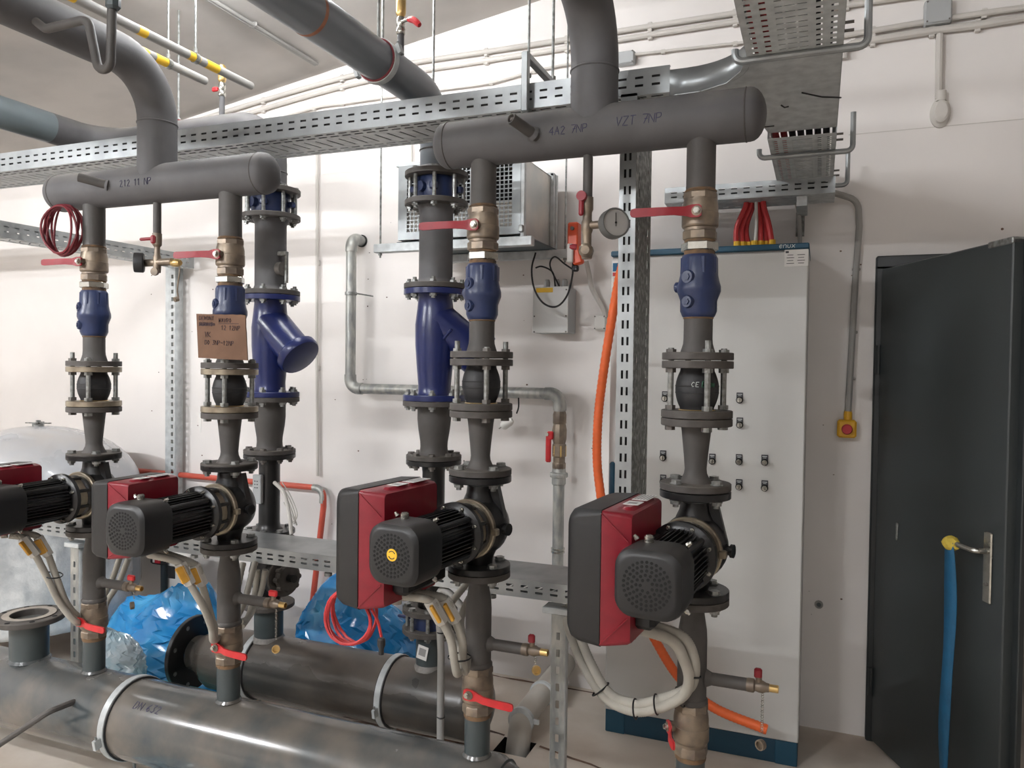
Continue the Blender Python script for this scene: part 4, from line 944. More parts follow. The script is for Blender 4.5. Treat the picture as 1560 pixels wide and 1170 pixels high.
# lower tray
tl = tray('low perforated cable tray with lid running behind the pumps', tr(-3.3, 2.29, .845), 2.68, .21, .055, 'chevron', ('galv', 'galv_darkened'), .008, closed=True)
for xx in (-2.24, -1.62, -1.25, -.98):
    m = MB(); m.cyl(.014, 0, .012, 14, tr(xx + 3.3, .02, -.02)); m.cyl(.006, 0, .03, 8, tr(xx + 3.3, .02, -.02)); part(m, 'support_bolt', 'zinc', tl)
def post(x, y, label, w=.047, h=.80):
    t = thing('support_post', label, 'post', (x, y, 0), 0, 'slotted posts')
    hs = [(.012, round(.05 + i * .055, 4), .022, round(.075 + i * .055, 4)) for i in range(int((h - .08) / .055))]
    hs = [(.017, a, .029, b) for _, a, _, b in hs]
    m = MB().plate(w, h, hs, rx(PI / 2)); o = part(m, 'slotted_face', 'galv_pipe', t, None, None, 0); solid(o, .002)
    m = MB().plate(.03, h, [], tr(w, 0, 0) @ rz(PI / 2) @ rx(PI / 2)); solid(part(m, 'side_flange', 'galv', t), .002)
    m = MB().plate(.03, h, [], rz(PI / 2) @ rx(PI / 2)); solid(part(m, 'side_flange', 'galv', t), .002)
    part(MB().box(.10, .08, .006, tr(w / 2, .01, .003), .001), 'foot_plate', 'galv', t)
    m = MB(); m.box(.085, .06, .02, tr(w / 2 - .01, .02, h + .004), .002); part(m, 'head_bracket', 'galv', t)
post(-.78, 2.33, 'slotted steel post under the right end of the low tray')
post(-2.935, 2.33, 'slotted steel post under the low tray behind the leftmost pump')
# left wall strut with its tray
t = thing('wall_strut', 'tall slotted steel strut on the white wall between the left columns', 'strut', (-3.66, 3.6, 0))
hs = [(.045, round(.06 + i * .045, 4), .066, round(.083 + i * .045, 4)) for i in range(46)]
solid(part(MB().plate(.075, 2.22, hs, tr(0, -.06, 0) @ rx(PI / 2)), 'slotted_face', 'galv', t, None, None, 0), .002)
solid(part(MB().plate(.06, 2.22, [], tr(0, -.06, 0) @ rz(PI / 2) @ rx(PI / 2)), 'side_flange', 'galv', t), .002)
solid(part(MB().plate(.06, 2.22, [], tr(.075, -.06, 0) @ rz(PI / 2) @ rx(PI / 2)), 'side_flange', 'galv', t), .002)
tray('perforated cable tray running along the left side towards the wall strut', tr(-3.50, 1.2, 2.15) @ rz(PI / 2), 2.40, .12, .075, 'chevron', ('galv', 'galv_darkened'))

# cables lying in the overhead trays, some added only to darken the slots
random.seed(11)
def traycables(label, pts, offs, mats_, r=.011):
    for i, (dx, mt) in enumerate(zip(offs, mats_)):
        P = [Vector(p) + Vector(dx) for p in pts]; b = P[0]
        t = thing('tray_cable', label % ['first', 'second', 'third', 'fourth', 'fifth', 'sixth', 'seventh', 'eighth'][i], 'cable', b, 0, 'cables lying in the trays')
        part(MB().tube([p - b for p in smooth(P, 4)], r, 8), 'sheath', mt, t)
traycables('dark cable lying in the long tray, %s from its near side', [(-5.15, 2.27, TZ + .014), (-3, 2.272, TZ + .014), (-1.5, 2.268, TZ + .014), (-.45, 2.27, TZ + .014)], [(0, .03 + i * .0255, 0) for i in range(7)], ['cable_black'] * 7)  # tray cables, all made black to darken the base slots
traycables('added dark cable stacked along the near side of the long tray, %s one from below', [(-5.15, 2.284, TZ + .036), (-3, 2.283, TZ + .036), (-1.5, 2.284, TZ + .036), (-.45, 2.283, TZ + .036)], [(0, .002, 0), (0, 0, .021)], ['cable_black'] * 2)  # added behind the near side so its slots look dark
traycables('cable lying in the overhead tray to the cabinet, %s from its left side', [(-.185, .25, 2.394), (-.18, 1.5, 2.394), (-.178, 2.4, 2.394), (-.174, 3.0, 2.394), (-.172, 3.5, 2.394)], [(.022 + i * .027, 0, 0) for i in range(7)], ['cable_red', 'cable_red', 'cable_black', 'cable_black', 'cable_black', 'cable_black', 'cable_black'])
traycables('added dark cable climbing inside the vertical tray, %s from the front', [(-.532, 2.288, .95), (-.531, 2.29, 1.5), (-.532, 2.288, 2.0), (-.531, 2.29, 2.38)], [(0, 0, 0), (-.022, .001, 0), (-.01, .03, 0)], ['cable_black'] * 3)  # added so the slots of the upright tray look dark
traycables('added dark cable lying in the short wall tray, %s from below', [(-.62, 3.362, 2.311), (-.4, 3.362, 2.311), (-.1, 3.362, 2.311), (.03, 3.362, 2.311)], [(0, 0, 0), (0, .002, .023)], ['cable_black'] * 2)  # added to block the bright view through the wall tray slots
# ------------------------------------------------------------------ electrical cabinet
CY0 = 3.242
t = thing('control_cabinet', 'tall light grey control cabinet with petrol blue plinth and top rail', 'cabinet', (-.44, CY0, 0)); B = tr(.44, -CY0, 0)
part(MB().box(.79, .385, 1.97, tr(-.44, CY0 + .015 + .1925, .10 + .985), .004), 'cabinet_body', 'cabinet', t, B)
part(MB().box(.79, .018, 1.955, tr(-.44, CY0 + .006, .098 + .9775), .004), 'cabinet_door', 'cabinet', t, B)
dr = [c for c in t.children if c.name.startswith('cabinet_door')][0]
part(MB().box(.786, .39, .097, tr(-.44, CY0 + .2, .0485), .003), 'plinth', 'petrol_dark', t, B)
for x in (-.79, -.09): part(MB().box(.085, .396, .099, tr(x, CY0 + .198, .0495), .003), 'plinth_corner', 'petrol', t, B)
part(MB().box(.795, .40, .024, tr(-.44, CY0 + .19, 2.072), .004), 'top_rail', 'petrol', t, B)
part(writing('enux', .02, lambda u, w: (-.155 + u, CY0 - .0105, 2.066 + w), .0012, 0), 'maker_lettering', 'white_print', t, B, kind='stuff')
part(MB().box(.026, .02, .16, tr(-.815, CY0 - .012, 1.10), .009), 'door_handle', 'petrol', t, B)
m = MB(); m.box(.088, .0012, .066, tr(-.09, CY0 - .0040, 2.026)); so = part(m, 'info_sticker', 'white_label', t, B)
m = MB()
for i in range(4):
    for j in range(2): m.box(.022 + .006 * ((i + j) % 2), .0006, .0022, tr(-.112 + j * .04, CY0 - .0049, 2.038 - i * .011))
m.box(.012, .0006, .008, tr(-.124, CY0 - .0049, 2.05)); part(m, 'sticker_print', 'label_print', so, kind='stuff')
nt = part(MB().box(.05, .0012, .115, tr(-.806, CY0 - .004, 1.985)), 'notice_sticker', 'white_label', t, B)
part(MB().box(.046, .0006, .036, tr(-.806, CY0 - .0049, 2.015)), 'blue_print', 'strap_blue', nt); part(MB().box(.046, .0006, .016, tr(-.806, CY0 - .0049, 1.985)), 'red_print', 'cable_red', nt)
def switch_me():
    g = {}
    m = MB(); m.box(.026, .004, .024, tr(0, 0, .012), .001); g['p'] = m.mesh('legend_plate', 'label_print')
    m = MB(); m.lathe([(.0125, 0), (.014, .002), (.014, .008), (.012, .010)], 20, frame((0, 0, -.006), (0, -1, 0))); g['r'] = m.mesh('switch_ring', 'hole_black')
    m = MB(); m.lathe([(.0105, .008), (.0105, .018), (.009, .02)], 18, frame((0, 0, -.006), (0, -1, 0))); m.box(.007, .012, .02, tr(0, -.022, -.006), .002); g['k'] = m.mesh('switch_knob', 'chrome')
    m = MB(); m.box(.018, .0008, .003, tr(0, -.0024, .017)); m.box(.012, .0008, .002, tr(0, -.0024, .011)); g['t'] = m.mesh('legend_print', 'white_print')
    return g
SW = switch_me()
for x, z in ((-.596, 1.464), (-.294, 1.466), (-.292, 1.365), (-.600, 1.215), (-.398, 1.212), (-.292, 1.216), (-.193, 1.219), (-.29, 1.114), (-.191, 1.116), (-.598, 1.113), (-.522, 1.113), (-.398, 1.113)):
    s_ = O('selector_switch', SW['p'], t, B @ tr(x, CY0 - .005, z)); O('switch_ring', SW['r'], s_); O('switch_knob', SW['k'], s_); O('legend_print', SW['t'], s_, kind='stuff')
# dome-headed bundle of red cables from wall tray into the cabinet
random.seed(5)
def cable(nm, pts, r, mt, label, cat='cable', group=None, n=8, sub=6, extra=None):
    base = pts[0]; t = thing(nm, label, cat, base, 0, group); m = MB().tube([Vector(p) - Vector(base) for p in smooth(pts, sub)], r, n); part(m, 'sheath', mt, t); return t
for i in range(7):
    x0 = -.30 + i * .012 + (.006 if i % 2 else 0); x1 = -.335 + i * .024; y0 = 3.43 + (i % 3) * .014; mt = 'cable_white' if i == 3 else 'cable_red'
    lab = 'white cable amid the red cables entering the grey cabinet top' if i == 3 else ['first', 'second', 'third', '', 'fourth', 'fifth', 'sixth'][i] + ' from left of the red cables entering the grey cabinet top'
    t = cable('cabinet_cable', [(x0, y0, 2.33), (x0 - .002, y0, 2.28), (.5 * (x0 + x1) - .02 * (1 if x1 < -.27 else -.2), y0, 2.19), (x1, y0 - .01, 2.10), (x1, y0 - .01, 2.08)], .0115 if i != 3 else .007, mt, lab, 'cable', 'cables into the cabinet')
    part(MB().cyl(.0135, 2.084 - 2.33, 2.13 - 2.33, 10, tr(x1 - x0, -.01, 0)), 'end_sleeve', 'yellow', t)
for i, (x, mt) in enumerate(((-.552, 'cable_black'), (-.538, 'cable_white'))):
    t = cable('cabinet_cable', [(x + .02, 3.46, 2.30), (x + .004, 3.46, 2.2), (x, 3.45, 2.10), (x, 3.45, 2.08)], .006, mt, ('black' if i == 0 else 'thin white') + ' cable entering the cabinet top near its left side', 'cable', 'cables into the cabinet')
    part(MB().cyl(.009, 2.084 - 2.30, 2.118 - 2.30, 10, tr(-.02, -.01, 0)), 'end_sleeve', 'yellow', t)
# orange hose
def corrug(pts, r, mt, nm, label, cat, amp=.0012, group=None, n=12):
    P = smooth(pts, 26); base = P[0]; t = thing(nm, label, cat, base, 0, group)
    rs = [r + (amp if i % 2 else -amp) for i in range(len(P))]
    part(MB().tube([p - base for p in P], rs, n), 'sheath', mt, t, None, None, 1.2); return t
oh = corrug([at(972, 200, 2.6), at(966, 290, 2.9), at(956, 370, 3.08), at(941, 436, 3.13), (-.838, 3.15, 1.58), (-.862, 3.15, 1.33), (-.852, 3.15, 1.10), (-.78, 3.15, .78), (-.60, 3.14, .465), (-.489, 3.13, .32), (-.357, 3.12, .236), (-.156, 3.10, .195)], .019, 'orange', 'corrugated_hose', 'bright orange corrugated hose hanging in front of the grey cabinet', 'hose', .0009)
# ------------------------------------------------------------------ emergency stop and its conduit
t = thing('emergency_stop', 'yellow emergency stop box with red button beside the dark door', 'switch', (.118, WY, 1.335))
part(MB().box(.076, .06, .076, tr(0, -.031, 0), .008), 'housing', 'estop_yellow', t)
part(MB().lathe([(.014, .058), (.0145, .070), (.022, .072), (.022, .080), (.018, .086)], 20, frame((0, 0, 0), (0, -1, 0))), 'push_button', 'estop_red', t)
part(MB().lathe([(.014, .036), (.017, .040), (.017, .065), (.013, .085)], 10, tr(.004, -.03, 0)), 'cable_gland', 'estop_yellow', t)
t = thing('conduit', 'grey conduit bending from the wall tray down to the yellow emergency stop', 'conduit', (.13, WY, 1.41), 0, 'wall conduits')
part(MB().tube([p - Vector((.13, WY, 1.41)) for p in bend([(.02, 3.50, 2.335), (.07, 3.58, 2.335), (.142, 3.60, 2.31), (.150, 3.61, 2.20), (.140, 3.61, 2.0), (.122, 3.60, 1.41)], .06)], .0135, 10), 'tube', 'conduit_grey', t)
for z in (1.55, 1.75, 2.02): part(MB().box(.034, .014, .012, tr(.0 + (z - 1.41) * .02, -.008, z - 1.41), .003), 'saddle_clip', 'conduit_grey', t)
# grey drooping cable end
cable('loose_cable', [(-.10, 3.54, 2.30), (-.09, 3.56, 2.24), (-.085, 3.57, 2.12), (-.08, 3.56, 2.06), (-.095, 3.54, 2.04)], .009, 'conduit_grey', 'short grey cable end dangling behind the cabinet corner')
# ------------------------------------------------------------------ wall conduits near the ceiling
def wcond(pxs, r, mt, label, Y=WY - .022):
    P = [at(x, y, Y) for x, y in pxs]; base = P[0]; t = thing('conduit', label, 'conduit', base, 0, 'wall conduits')
    part(MB().tube([p - base for p in smooth(P, 5)], r, 10), 'tube', mt, t)
    for i in range(1, len(P) - 1): part(MB().box(.022, .022, r * 3.2, tr(*(P[i] - base)) @ tr(0, .008, 0), .003), 'saddle_clip', mt, t)
    return t
wcond([(180, 222), (277, 191), (400, 153), (520, 119), (620, 97), (740, 79), (863, 60), (990, 40), (1120, 20), (1290, -6), (1420, -26)], .0125, 'conduit', 'upper white conduit along the wall close to the sloping ceiling')
wcond([(180, 235), (277, 204), (400, 166), (520, 132), (620, 111), (740, 92), (863, 73), (990, 53), (1120, 33), (1290, 8), (1420, -10)], .0125, 'conduit', 'second white conduit just beneath the top one along the wall')
wcond([(150, 275), (397, 190), (477, 165), (520, 158), (660, 138), (747, 126), (813, 108), (900, 92), (1010, 78), (1120, 66), (1180, 60)], .006, 'conduit', 'thin white wall cable wavering just below the conduits')
wcond([(1286, 90), (1287, 76), (1300, 67), (1330, 61), (1420, 47), (1490, 38), (1590, 22), (1800, -10), (2000, -41)], .016, 'conduit', 'thick white conduit turning down at right of the overhead tray')
wcond([(1270, 56), (1330, 47), (1420, 32), (1500, 20), (1600, 6), (1800, -24), (2000, -54)], .0125, 'conduit', 'white conduit passing behind the grey junction box')
wcond([(483, 232), (483, 400), (483, 560), (484, 725)], .009, 'conduit', 'thin white vertical conduit on the wall left of the galvanised pipe')
wcond([(1432, 52), (1431, 90), (1430, 150)], .014, 'conduit', 'short white conduit dropping from the junction box')
wcond([(627, 205), (627, 255), (628, 330)], .006, 'conduit', 'thin vertical wall cable behind the right rear riser')
def jbox(px, py, w, h, d, mt, label, nm='junction_box', cat='box'):
    p = at(px, py, WY); t = thing(nm, label, cat, (p.x, WY, p.z)); part(MB().box(w, d, h, tr(0, -d / 2, 0), .006), 'housing', mt, t)
    lid = part(MB().box(w * .92, .006, h * .92, tr(0, -d - .001, 0), .002), 'lid', mt, t)
    for sx in (-1, 1):
        for sz in (-1, 1): part(MB().cyl(.0035, 0, .003, 8, frame((sx * w * .4, -d - .004, sz * h * .4), (0, -1, 0))), 'lid_screw', 'bolt_dark', lid)
    return t
jbox(1427, 24, .10, .10, .05, 'grey_plastic', 'square grey junction box on the conduits above the door')
p = at(1432, 173, WY)
t = thing('detector', 'white domed detector at the end of the short dropping conduit', 'detector', (p.x, WY, p.z))
part(MB().lathe([(.045, 0), (.045, .012), (.036, .022), (.034, .038), (.026, .044)], 24, frame((0, 0, 0), (0, -1, 0)) @ Matrix.Diagonal((.85, 1.35, 1, 1))), 'dome', 'conduit', t)
part(MB().cyl(.02, 0, .04, 14, tr(0, -.02, .045)), 'conduit_socket', 'conduit', t)
p = at(958, 88, WY); jbox(955, 92, .09, .06, .04, 'grey_plastic', 'small grey box on the wall behind the right header riser')
p = at(1240, 920, WY)
t = thing('wall_plug', 'small round plug in the wall between cabinet and door', 'plug', (p.x + .02, WY, p.z)); part(MB().lathe([(.018, 0), (.018, .004), (.012, .005), (.011, .003)], 18, frame((0, 0, 0), (0, -1, 0))), 'rim', 'conduit_grey', t); part(MB().cyl(.009, .003, .006, 12, frame((0, 0, 0), (0, -1, 0))), 'plug_core', 'greenpipe', t)
# ------------------------------------------------------------------ duct heater box with mesh front
AX0, AX1, AY0, AY1, AZ0, AZ1 = -1.80, -1.20, 3.09, 3.55, 2.155, 2.49
t = thing('duct_box', 'galvanised duct box with white mesh front hung below the tray', 'duct', (AX0, AY0, AZ0)); B = tr(-AX0, -AY0, -AZ0)
m = MB(); w, d, h = AX1 - AX0, AY1 - AY0, AZ1 - AZ0
m.box(.004, d, h, tr(AX1 - .002, (AY0 + AY1) / 2, (AZ0 + AZ1) / 2)); part(m, 'side_panel', 'duct', t, B)
m = MB(); m.box(.004, d, h, tr(AX0 + .002, (AY0 + AY1) / 2, (AZ0 + AZ1) / 2)); part(m, 'side_panel', 'duct', t, B)
for z in (AZ0 + .002, AZ1 - .002): part(MB().box(w, d, .004, tr((AX0 + AX1) / 2, (AY0 + AY1) / 2, z)), 'panel', 'duct', t, B)
part(MB().box(w * .98, .004, h * .55, tr((AX0 + AX1) / 2, AY0 + .2, AZ1 - h * .28)), 'dark_inside_sheet', 'inside_dark', t, B)  # near-black sheet stands for the unlit inside of the box
part(MB().box(w * .98, .004, h * .45, tr((AX0 + AX1) / 2, AY0 + .02, AZ0 + h * .225)), 'filter_panel', 'conduit', t, B)
nx, nz = 26, 15; px_, pz_ = (w - .08) / nx, (h - .06) / nz
ho = [(round(.04 + i * px_ + .005, 5), round(.03 + j * pz_ + .004, 5), round(.04 + (i + 1) * px_, 5), round(.03 + (j + 1) * pz_, 5)) for i in range(nx) for j in range(nz)]
solid(part(MB().plate(round(w, 5), round(h, 5), ho, tr(AX0, AY0, AZ0) @ rx(PI / 2)), 'mesh_front', 'galv_darkened', t, B, None, 0), .003)
for y in (AY0 + .012, AY1 - .06, AY1 - .02):
    for x in (AX1 + .008,): part(MB().box(.018, .024, h + .03, tr(x, y, (AZ0 + AZ1) / 2), .002), 'flange_rail', 'galv', t, B)
    part(MB().box(w + .03, .024, .018, tr((AX0 + AX1) / 2, y, AZ1 + .008), .002), 'flange_rail', 'galv', t, B)
part(MB().box(.02, .02, .03, tr(AX1 + .006, AY0 - .005, AZ0 + .02), .003), 'corner_clip', 'zinc', t, B)
for x in (AX0 + .13,): part(MB().cyl(.008, 0, .012, 8, frame((x, AY0 - .002, AZ0 + .018), (0, -1, 0))), 'screw', 'zinc', t, B)
t = thing('support_rail', 'galvanised channel rails carrying the duct box', 'bracket', (-1.90, 3.10, 2.13)); B = tr(1.90, -3.10, -2.13)
part(MB().box(.78, .04, .04, tr(-1.535, 3.10, 2.122), .003), 'channel', 'galv', t, B)
part(MB().box(.78, .04, .04, tr(-1.50, 3.50, 2.122), .003), 'channel', 'galv', t, B)
part(MB().box(.64, .42, .008, tr(-1.5, 3.32, 2.147), .002), 'base_sheet', 'duct_dark', t, B)
for x, y in ((-1.90, 3.10), (-1.13, 3.5)):
    part(MB().cyl(.0045, 2.08, ceil_z(x), 8, tr(x, y, 0)), 'threaded_rod', 'zinc', t, B)
    part(MB().cyl(.010, 2.092, 2.102, 6, tr(x, y, 0)), 'nut', 'zinc', t, B)
t = thing('damper_actuator', 'orange damper actuator on the right side of the duct box', 'actuator', (-1.06, 3.42, 2.07)); 
part(MB().box(.05, .06, .12, tr(0, 0, .12), .006), 'housing', 'orange_red', t)
part(MB().box(.045, .045, .09, tr(.015, -.01, .03) @ ry(-.3), .006), 'lower_housing', 'orange_red', t)
part(MB().box(.028, .02, .085, tr(-.005, -.045, .035), .004), 'white_cover', 'white_plastic', t)
part(MB().cyl(.009, .02, .04, 10, frame((0, 0, .15), (0, -1, 0))), 'spindle', 'bolt_dark', t)
part(MB().box(.03, .03, .03, tr(.01, -.01, -.03), .006), 'cable_gland', 'cable_black', t)
# control box on the wall
p0 = at(838, 472, 3.50)
t = thing('wall_box', 'light grey sheet metal box with yellow sticker on the wall', 'box', (p0.x, 3.57, p0.z))
part(MB().box(.175, .13, .22, tr(0, 0, 0), .004), 'housing', 'grey_plastic', t)
part(MB().box(.178, .004, .222, tr(0, -.066, 0), .002), 'front_lid', 'cabinet', t)
part(MB().box(.085, .001, .022, tr(-.03, -.0688, .095)), 'yellow_sticker', 'yellow', t)
for sx in (-.08, .08):
    for sz in (-.1, 0, .1): part(MB().cyl(.004, 0, .003, 8, frame((sx, -.068, sz - (.005 if sz else .03)), (0, -1, 0))), 'lid_screw', 'bolt_dark', t)
for sx in (-.04, .01, .05): part(MB().lathe([(.013, 0), (.015, .006), (.015, .03), (.010, .045)], 8, tr(sx, 0, .108)), 'cable_gland', 'conduit_grey', t)
t = cable('loop_cable', [at(816, 385, 3.40), at(810, 410, 3.38), at(814, 440, 3.37), at(828, 462, 3.36), at(848, 467, 3.36), at(864, 450, 3.38), at(872, 420, 3.40), at(873, 398, 3.42)], .0045, 'cable_black', 'black cable loop drooping in front of the grey wall box')
cable('loop_cable', [at(846, 436, 3.52), at(842, 415, 3.48), at(826, 406, 3.46), at(816, 408, 3.46)], .004, 'cable_black', 'short black cable arching over the grey wall box, left one')
cable('loop_cable', [at(852, 436, 3.53), at(838, 405, 3.48), at(845, 391, 3.46), at(860, 402, 3.45), at(872, 410, 3.44)], .004, 'cable_black', 'black cable arching over the grey wall box, right one')
cable('flex_conduit', [at(893, 398, 3.55), at(898, 420, 3.57), at(902, 440, 3.58), at(918, 470, 3.60), at(922, 484, 3.60)], .012, 'conduit', 'grey flexible conduit running to the small white socket box')
jbox(917, 492, .058, .072, .04, 'white_plastic', 'small white socket box partly behind the orange hose', 'socket_box')
# ------------------------------------------------------------------ galvanised water pipe
GY = 3.53
t = thing('water_pipe', 'galvanised water pipe bent along the wall behind the blue strainers', 'pipe', (-2.34, GY, 1.46)); B = tr(2.34, -GY, -1.46); r = .0275
P = bend([(-2.30, WY + .02, 2.262), (-2.30, GY, 2.262), (-2.345, GY, 2.262), (-2.345, GY, 1.455), (-1.155, GY, 1.455), (-1.155, GY, 1.39)], .035, 6)
P = bend([(-2.343, WY - .001, 2.262), (-2.343, GY, 2.262), (-2.343, GY, 1.455), (-1.155, GY, 1.455), (-1.155, GY, 1.36)], .05, 8)
part(MB().tube(P, r, 18), 'pipe', 'galv_pipe', t, B)
for c, pp in (((-2.343, GY, 2.262), [(-2.343, GY + .07, 2.262), (-2.343, GY, 2.262), (-2.343, GY, 2.19)]), ((0, 0, 0), [(-2.343, GY, 1.53), (-2.343, GY, 1.455), (-2.268, GY, 1.455)]), ((0, 0, 0), [(-1.23, GY, 1.455), (-1.155, GY, 1.455), (-1.155, GY, 1.375)])):
    part(MB().tube(bend(pp, .052, 8), .0315, 18), 'elbow_fitting', 'galv_pipe', t, B)
part(MB().lathe([(.034, 0), (.034, .008)], 20, frame((-2.343, WY - .001, 2.262), (0, -1, 0))), 'wall_rosette', 'rubber', t, B)
part(MB().tube([(-1.155, GY, 1.02), (-1.155, GY, .06)], r, 18), 'pipe', 'galv_pipe', t, B)
for z in (1.965,): part(MB().lathe([(r, -.009), (r + .005, -.008), (r + .005, .008), (r, .009)], 18, tr(-2.343, GY, z)), 'clip', 'zinc', t, B); part(MB().cyl(.004, 0, .1, 8, frame((-2.31, GY, 1.965), (.6, 1, -.1))), 'clip_screw', 'zinc', t, B)
for z in (.705, .69): part(MB().lathe([(r, -.005), (r + .006, -.004), (r + .006, .004), (r, .005)], 18, tr(-1.155, GY, z)), 'clip', 'chrome', t, B)
t = thing('ball_valve', 'brass ball valve with red lever in the galvanised wall pipe', 'valve', (-1.155, GY, 1.09)); H = .28
part(MB().lathe([(.031, 0), (.034, .01), (.034, .03), (.03, .035), (.030, .06), (.035, .065), (.035, .12), (.03, .125), (.036, .15), (.037, .19), (.031, .22), (.034, .225), (.034, .265), (.03, .28)], 10), 'valve_body', 'brass', t)
part(MB().lathe([(.029, .06), (.036, .065), (.036, .115), (.029, .12)], 6), 'hex_end', 'brass_bright', t)
m = MB(); m.box(.028, .012, .13, tr(-.045, -.03, .10), .005); m.box(.03, .016, .04, tr(-.036, -.03, .165), .005); part(m, 'lever', 'red_lever', t)
part(MB().cyl(.009, 0, .045, 10, frame((-.03, 0, .17), (-.5, -1, 0))), 'stem', 'chrome', t)
t = thing('pipe_union', 'galvanised union below the brass valve in the wall pipe', 'fitting', (-1.155, GY, 1.015)); part(MB().lathe([(.030, 0), (.034, .005), (.034, .035), (.043, .038), (.043, .058), (.034, .062), (.032, .08)], 16), 'union_body', 'galv_pipe', t); part(MB().lathe([(.044, .04), (.046, .044), (.046, .054), (.044, .058)], 8), 'union_nut', 'galv_pipe', t)
# small hanging white plug by the wall pipe
cable('plug_lead', [at(790, 606, 3.5), at(790, 620, 3.49), at(787, 630, 3.49)], .004, 'cable_black', 'short black lead hanging from the wall pipe')
p = at(765, 650, 3.5); t = thing('socket_plug', 'off-white plug hanging beside the galvanised wall pipe', 'plug', p); part(MB().lathe([(.016, 0), (.022, .01), (.020, .05), (.012, .065)], 12, frame((0, 0, 0), (.8, 0, .5))), 'plug_body', 'white_plastic', t); part(MB().cyl(.003, -.02, .0, 6, frame((0, 0, 0), (.8, 0, .5))), 'pin', 'chrome', t)
# red pipe
t = thing('red_pipe', 'thin red pipe along the wall base bending down behind the left pumps', 'pipe', (-2.5, 3.5, 0)); B = tr(2.5, -3.5, 0)
part(MB().tube(bend([(-4.7, 3.58, .912), (-2.545, 3.58, .892), (-2.545, 3.58, .79), (-2.645, 3.58, .0)], .05), .0165, 14), 'pipe', 'red_pipe', t, B)
part(MB().tube(bend([(-2.615, 3.58, .8925), (-2.545, 3.58, .892), (-2.551, 3.58, .81)], .05), .0195, 14), 'elbow_fitting', 'galv_pipe', t, B)
# floor drain pipe
t = thing('drain_pipe', 'off-white drain pipe lying on the floor and entering a pit', 'pipe', (-1.15, 3.0, 0)); B = tr(1.15, -3.0, 0)
part(MB().tube(bend([(-1.14, WY + .03, .115), (-1.14, 3.02, .085), (-1.14, 2.945, -.12)], .07), .05, 22), 'pipe', 'pvc', t, B)
for y in (3.28, 3.02):
    part(MB().lathe([(.05, -.012), (.057, -.010), (.057, .010), (.05, .012)], 24, frame((-1.14, y, .098 if y > 3.1 else .084), (0, 1, -.04))), 'pipe_clip', 'galv', t, B)
    part(MB().box(.03, .012, .02, tr(-1.14 + .065, y, .09), .002), 'clip_lug', 'galv', t, B)
# ------------------------------------------------------------------ cables of the pumps
def tagc(t, p, d, L=.075, r=.019):
    base = t.location
    o = part(MB().lathe([(r * .9, 0), (r, .004), (r, L - .004), (r * .9, L)], 6, frame(Vector(p) - base, d)), 'clear_sleeve', 'cable_white', t)
    n = Vector(p) - base + Vector((.35, -.92, .1)).normalized() * (r * .9); d_ = Vector(d).normalized()
    part(MB().box(.026, .010, L * .72, frame(n + d_ * L / 2, d_) @ rz(.5), .002), 'yellow_tag', 'yellow_tag', o)
def loopt(t, p, d, r=.03):
    part(MB().lathe([(r, -.0025), (r + .002, 0), (r, .0025)], 14, frame(Vector(p) - t.location, d), 0, 0, False), 'cable_tie', 'cable_black', t)
def pcable(pts, label, tag=None, r=.0115, corr=0):
    pts = [Vector(p) for p in pts]
    t = corrug(pts, r, 'cable_grey', 'pump_cable', label, 'cable', .0006, 'grey pump cables')
    if tag: tagc(t, pts[tag], pts[tag + 1] - pts[tag])
    return t
# pump 3
c = pcable([(-1.045, 1.83, .955), at(655, 915, 1.83), at(668, 938, 1.85), at(686, 972, 1.88), at(692, 1005, 1.90), at(697, 1026, 1.93), at(704, 1000, 2.0), (-1.07, 2.15, .80), (-1.06, 2.28, .87)], 'grey cable loop with yellow tag under the yellow-sticker pump, left one', 1)
c = pcable([(-1.04, 1.87, .955), at(676, 912, 1.88), at(691, 940, 1.90), at(704, 975, 1.92), at(705, 1005, 1.95), at(709, 1022, 1.98), at(712, 990, 2.06), (-1.04, 2.2, .78), (-1.03, 2.30, .87)], 'grey cable loop with yellow tag under the yellow-sticker pump, right one', 1)
loopt(c, at(700, 1001, 1.93), (0, 0, 1), .032)
t = corrug([at(671, 985, 2.05) + Vector((0, .25, 0)), at(672, 900, 2.32), at(672, 1000, 2.32), at(671, 1100, 2.32), at(671, 1140, 2.3)], .0125, 'conduit_grey', 'cable_conduit', 'straight grey conduit standing behind the foreground header beside the yellow-sticker pump', 'conduit', .0)
for y in (963, 1092): loopt(t, at(672, y, 2.32), (0, 0, 1), .0135)
# pump 2
c = pcable([(-1.93, 1.80, .985), at(274, 858, 1.83), at(290, 890, 1.85), at(310, 925, 1.90), at(322, 955, 1.95), at(327, 975, 2.0), (-1.92, 2.15, .68), (-1.95, 2.25, .85)], 'grey cable with yellow tag under the second pump, left one', 1)
c = pcable([(-1.93, 1.84, .985), at(296, 860, 1.88), at(306, 885, 1.90), at(316, 920, 1.93), at(326, 955, 1.98), at(331, 972, 2.02), (-1.90, 2.18, .70), (-1.92, 2.28, .85)], 'grey cable with yellow tag under the second pump, right one', 1)
c = pcable([at(392, 868, 2.4), at(388, 905, 2.4), at(378, 940, 2.3), at(366, 948, 2.2)], 'grey cable dropping from the low tray behind the second pump column, left one')
c = pcable([at(404, 868, 2.42), at(398, 900, 2.42), at(385, 930, 2.35), at(368, 955, 2.22)], 'grey cable dropping from the low tray behind the second pump column, right one')
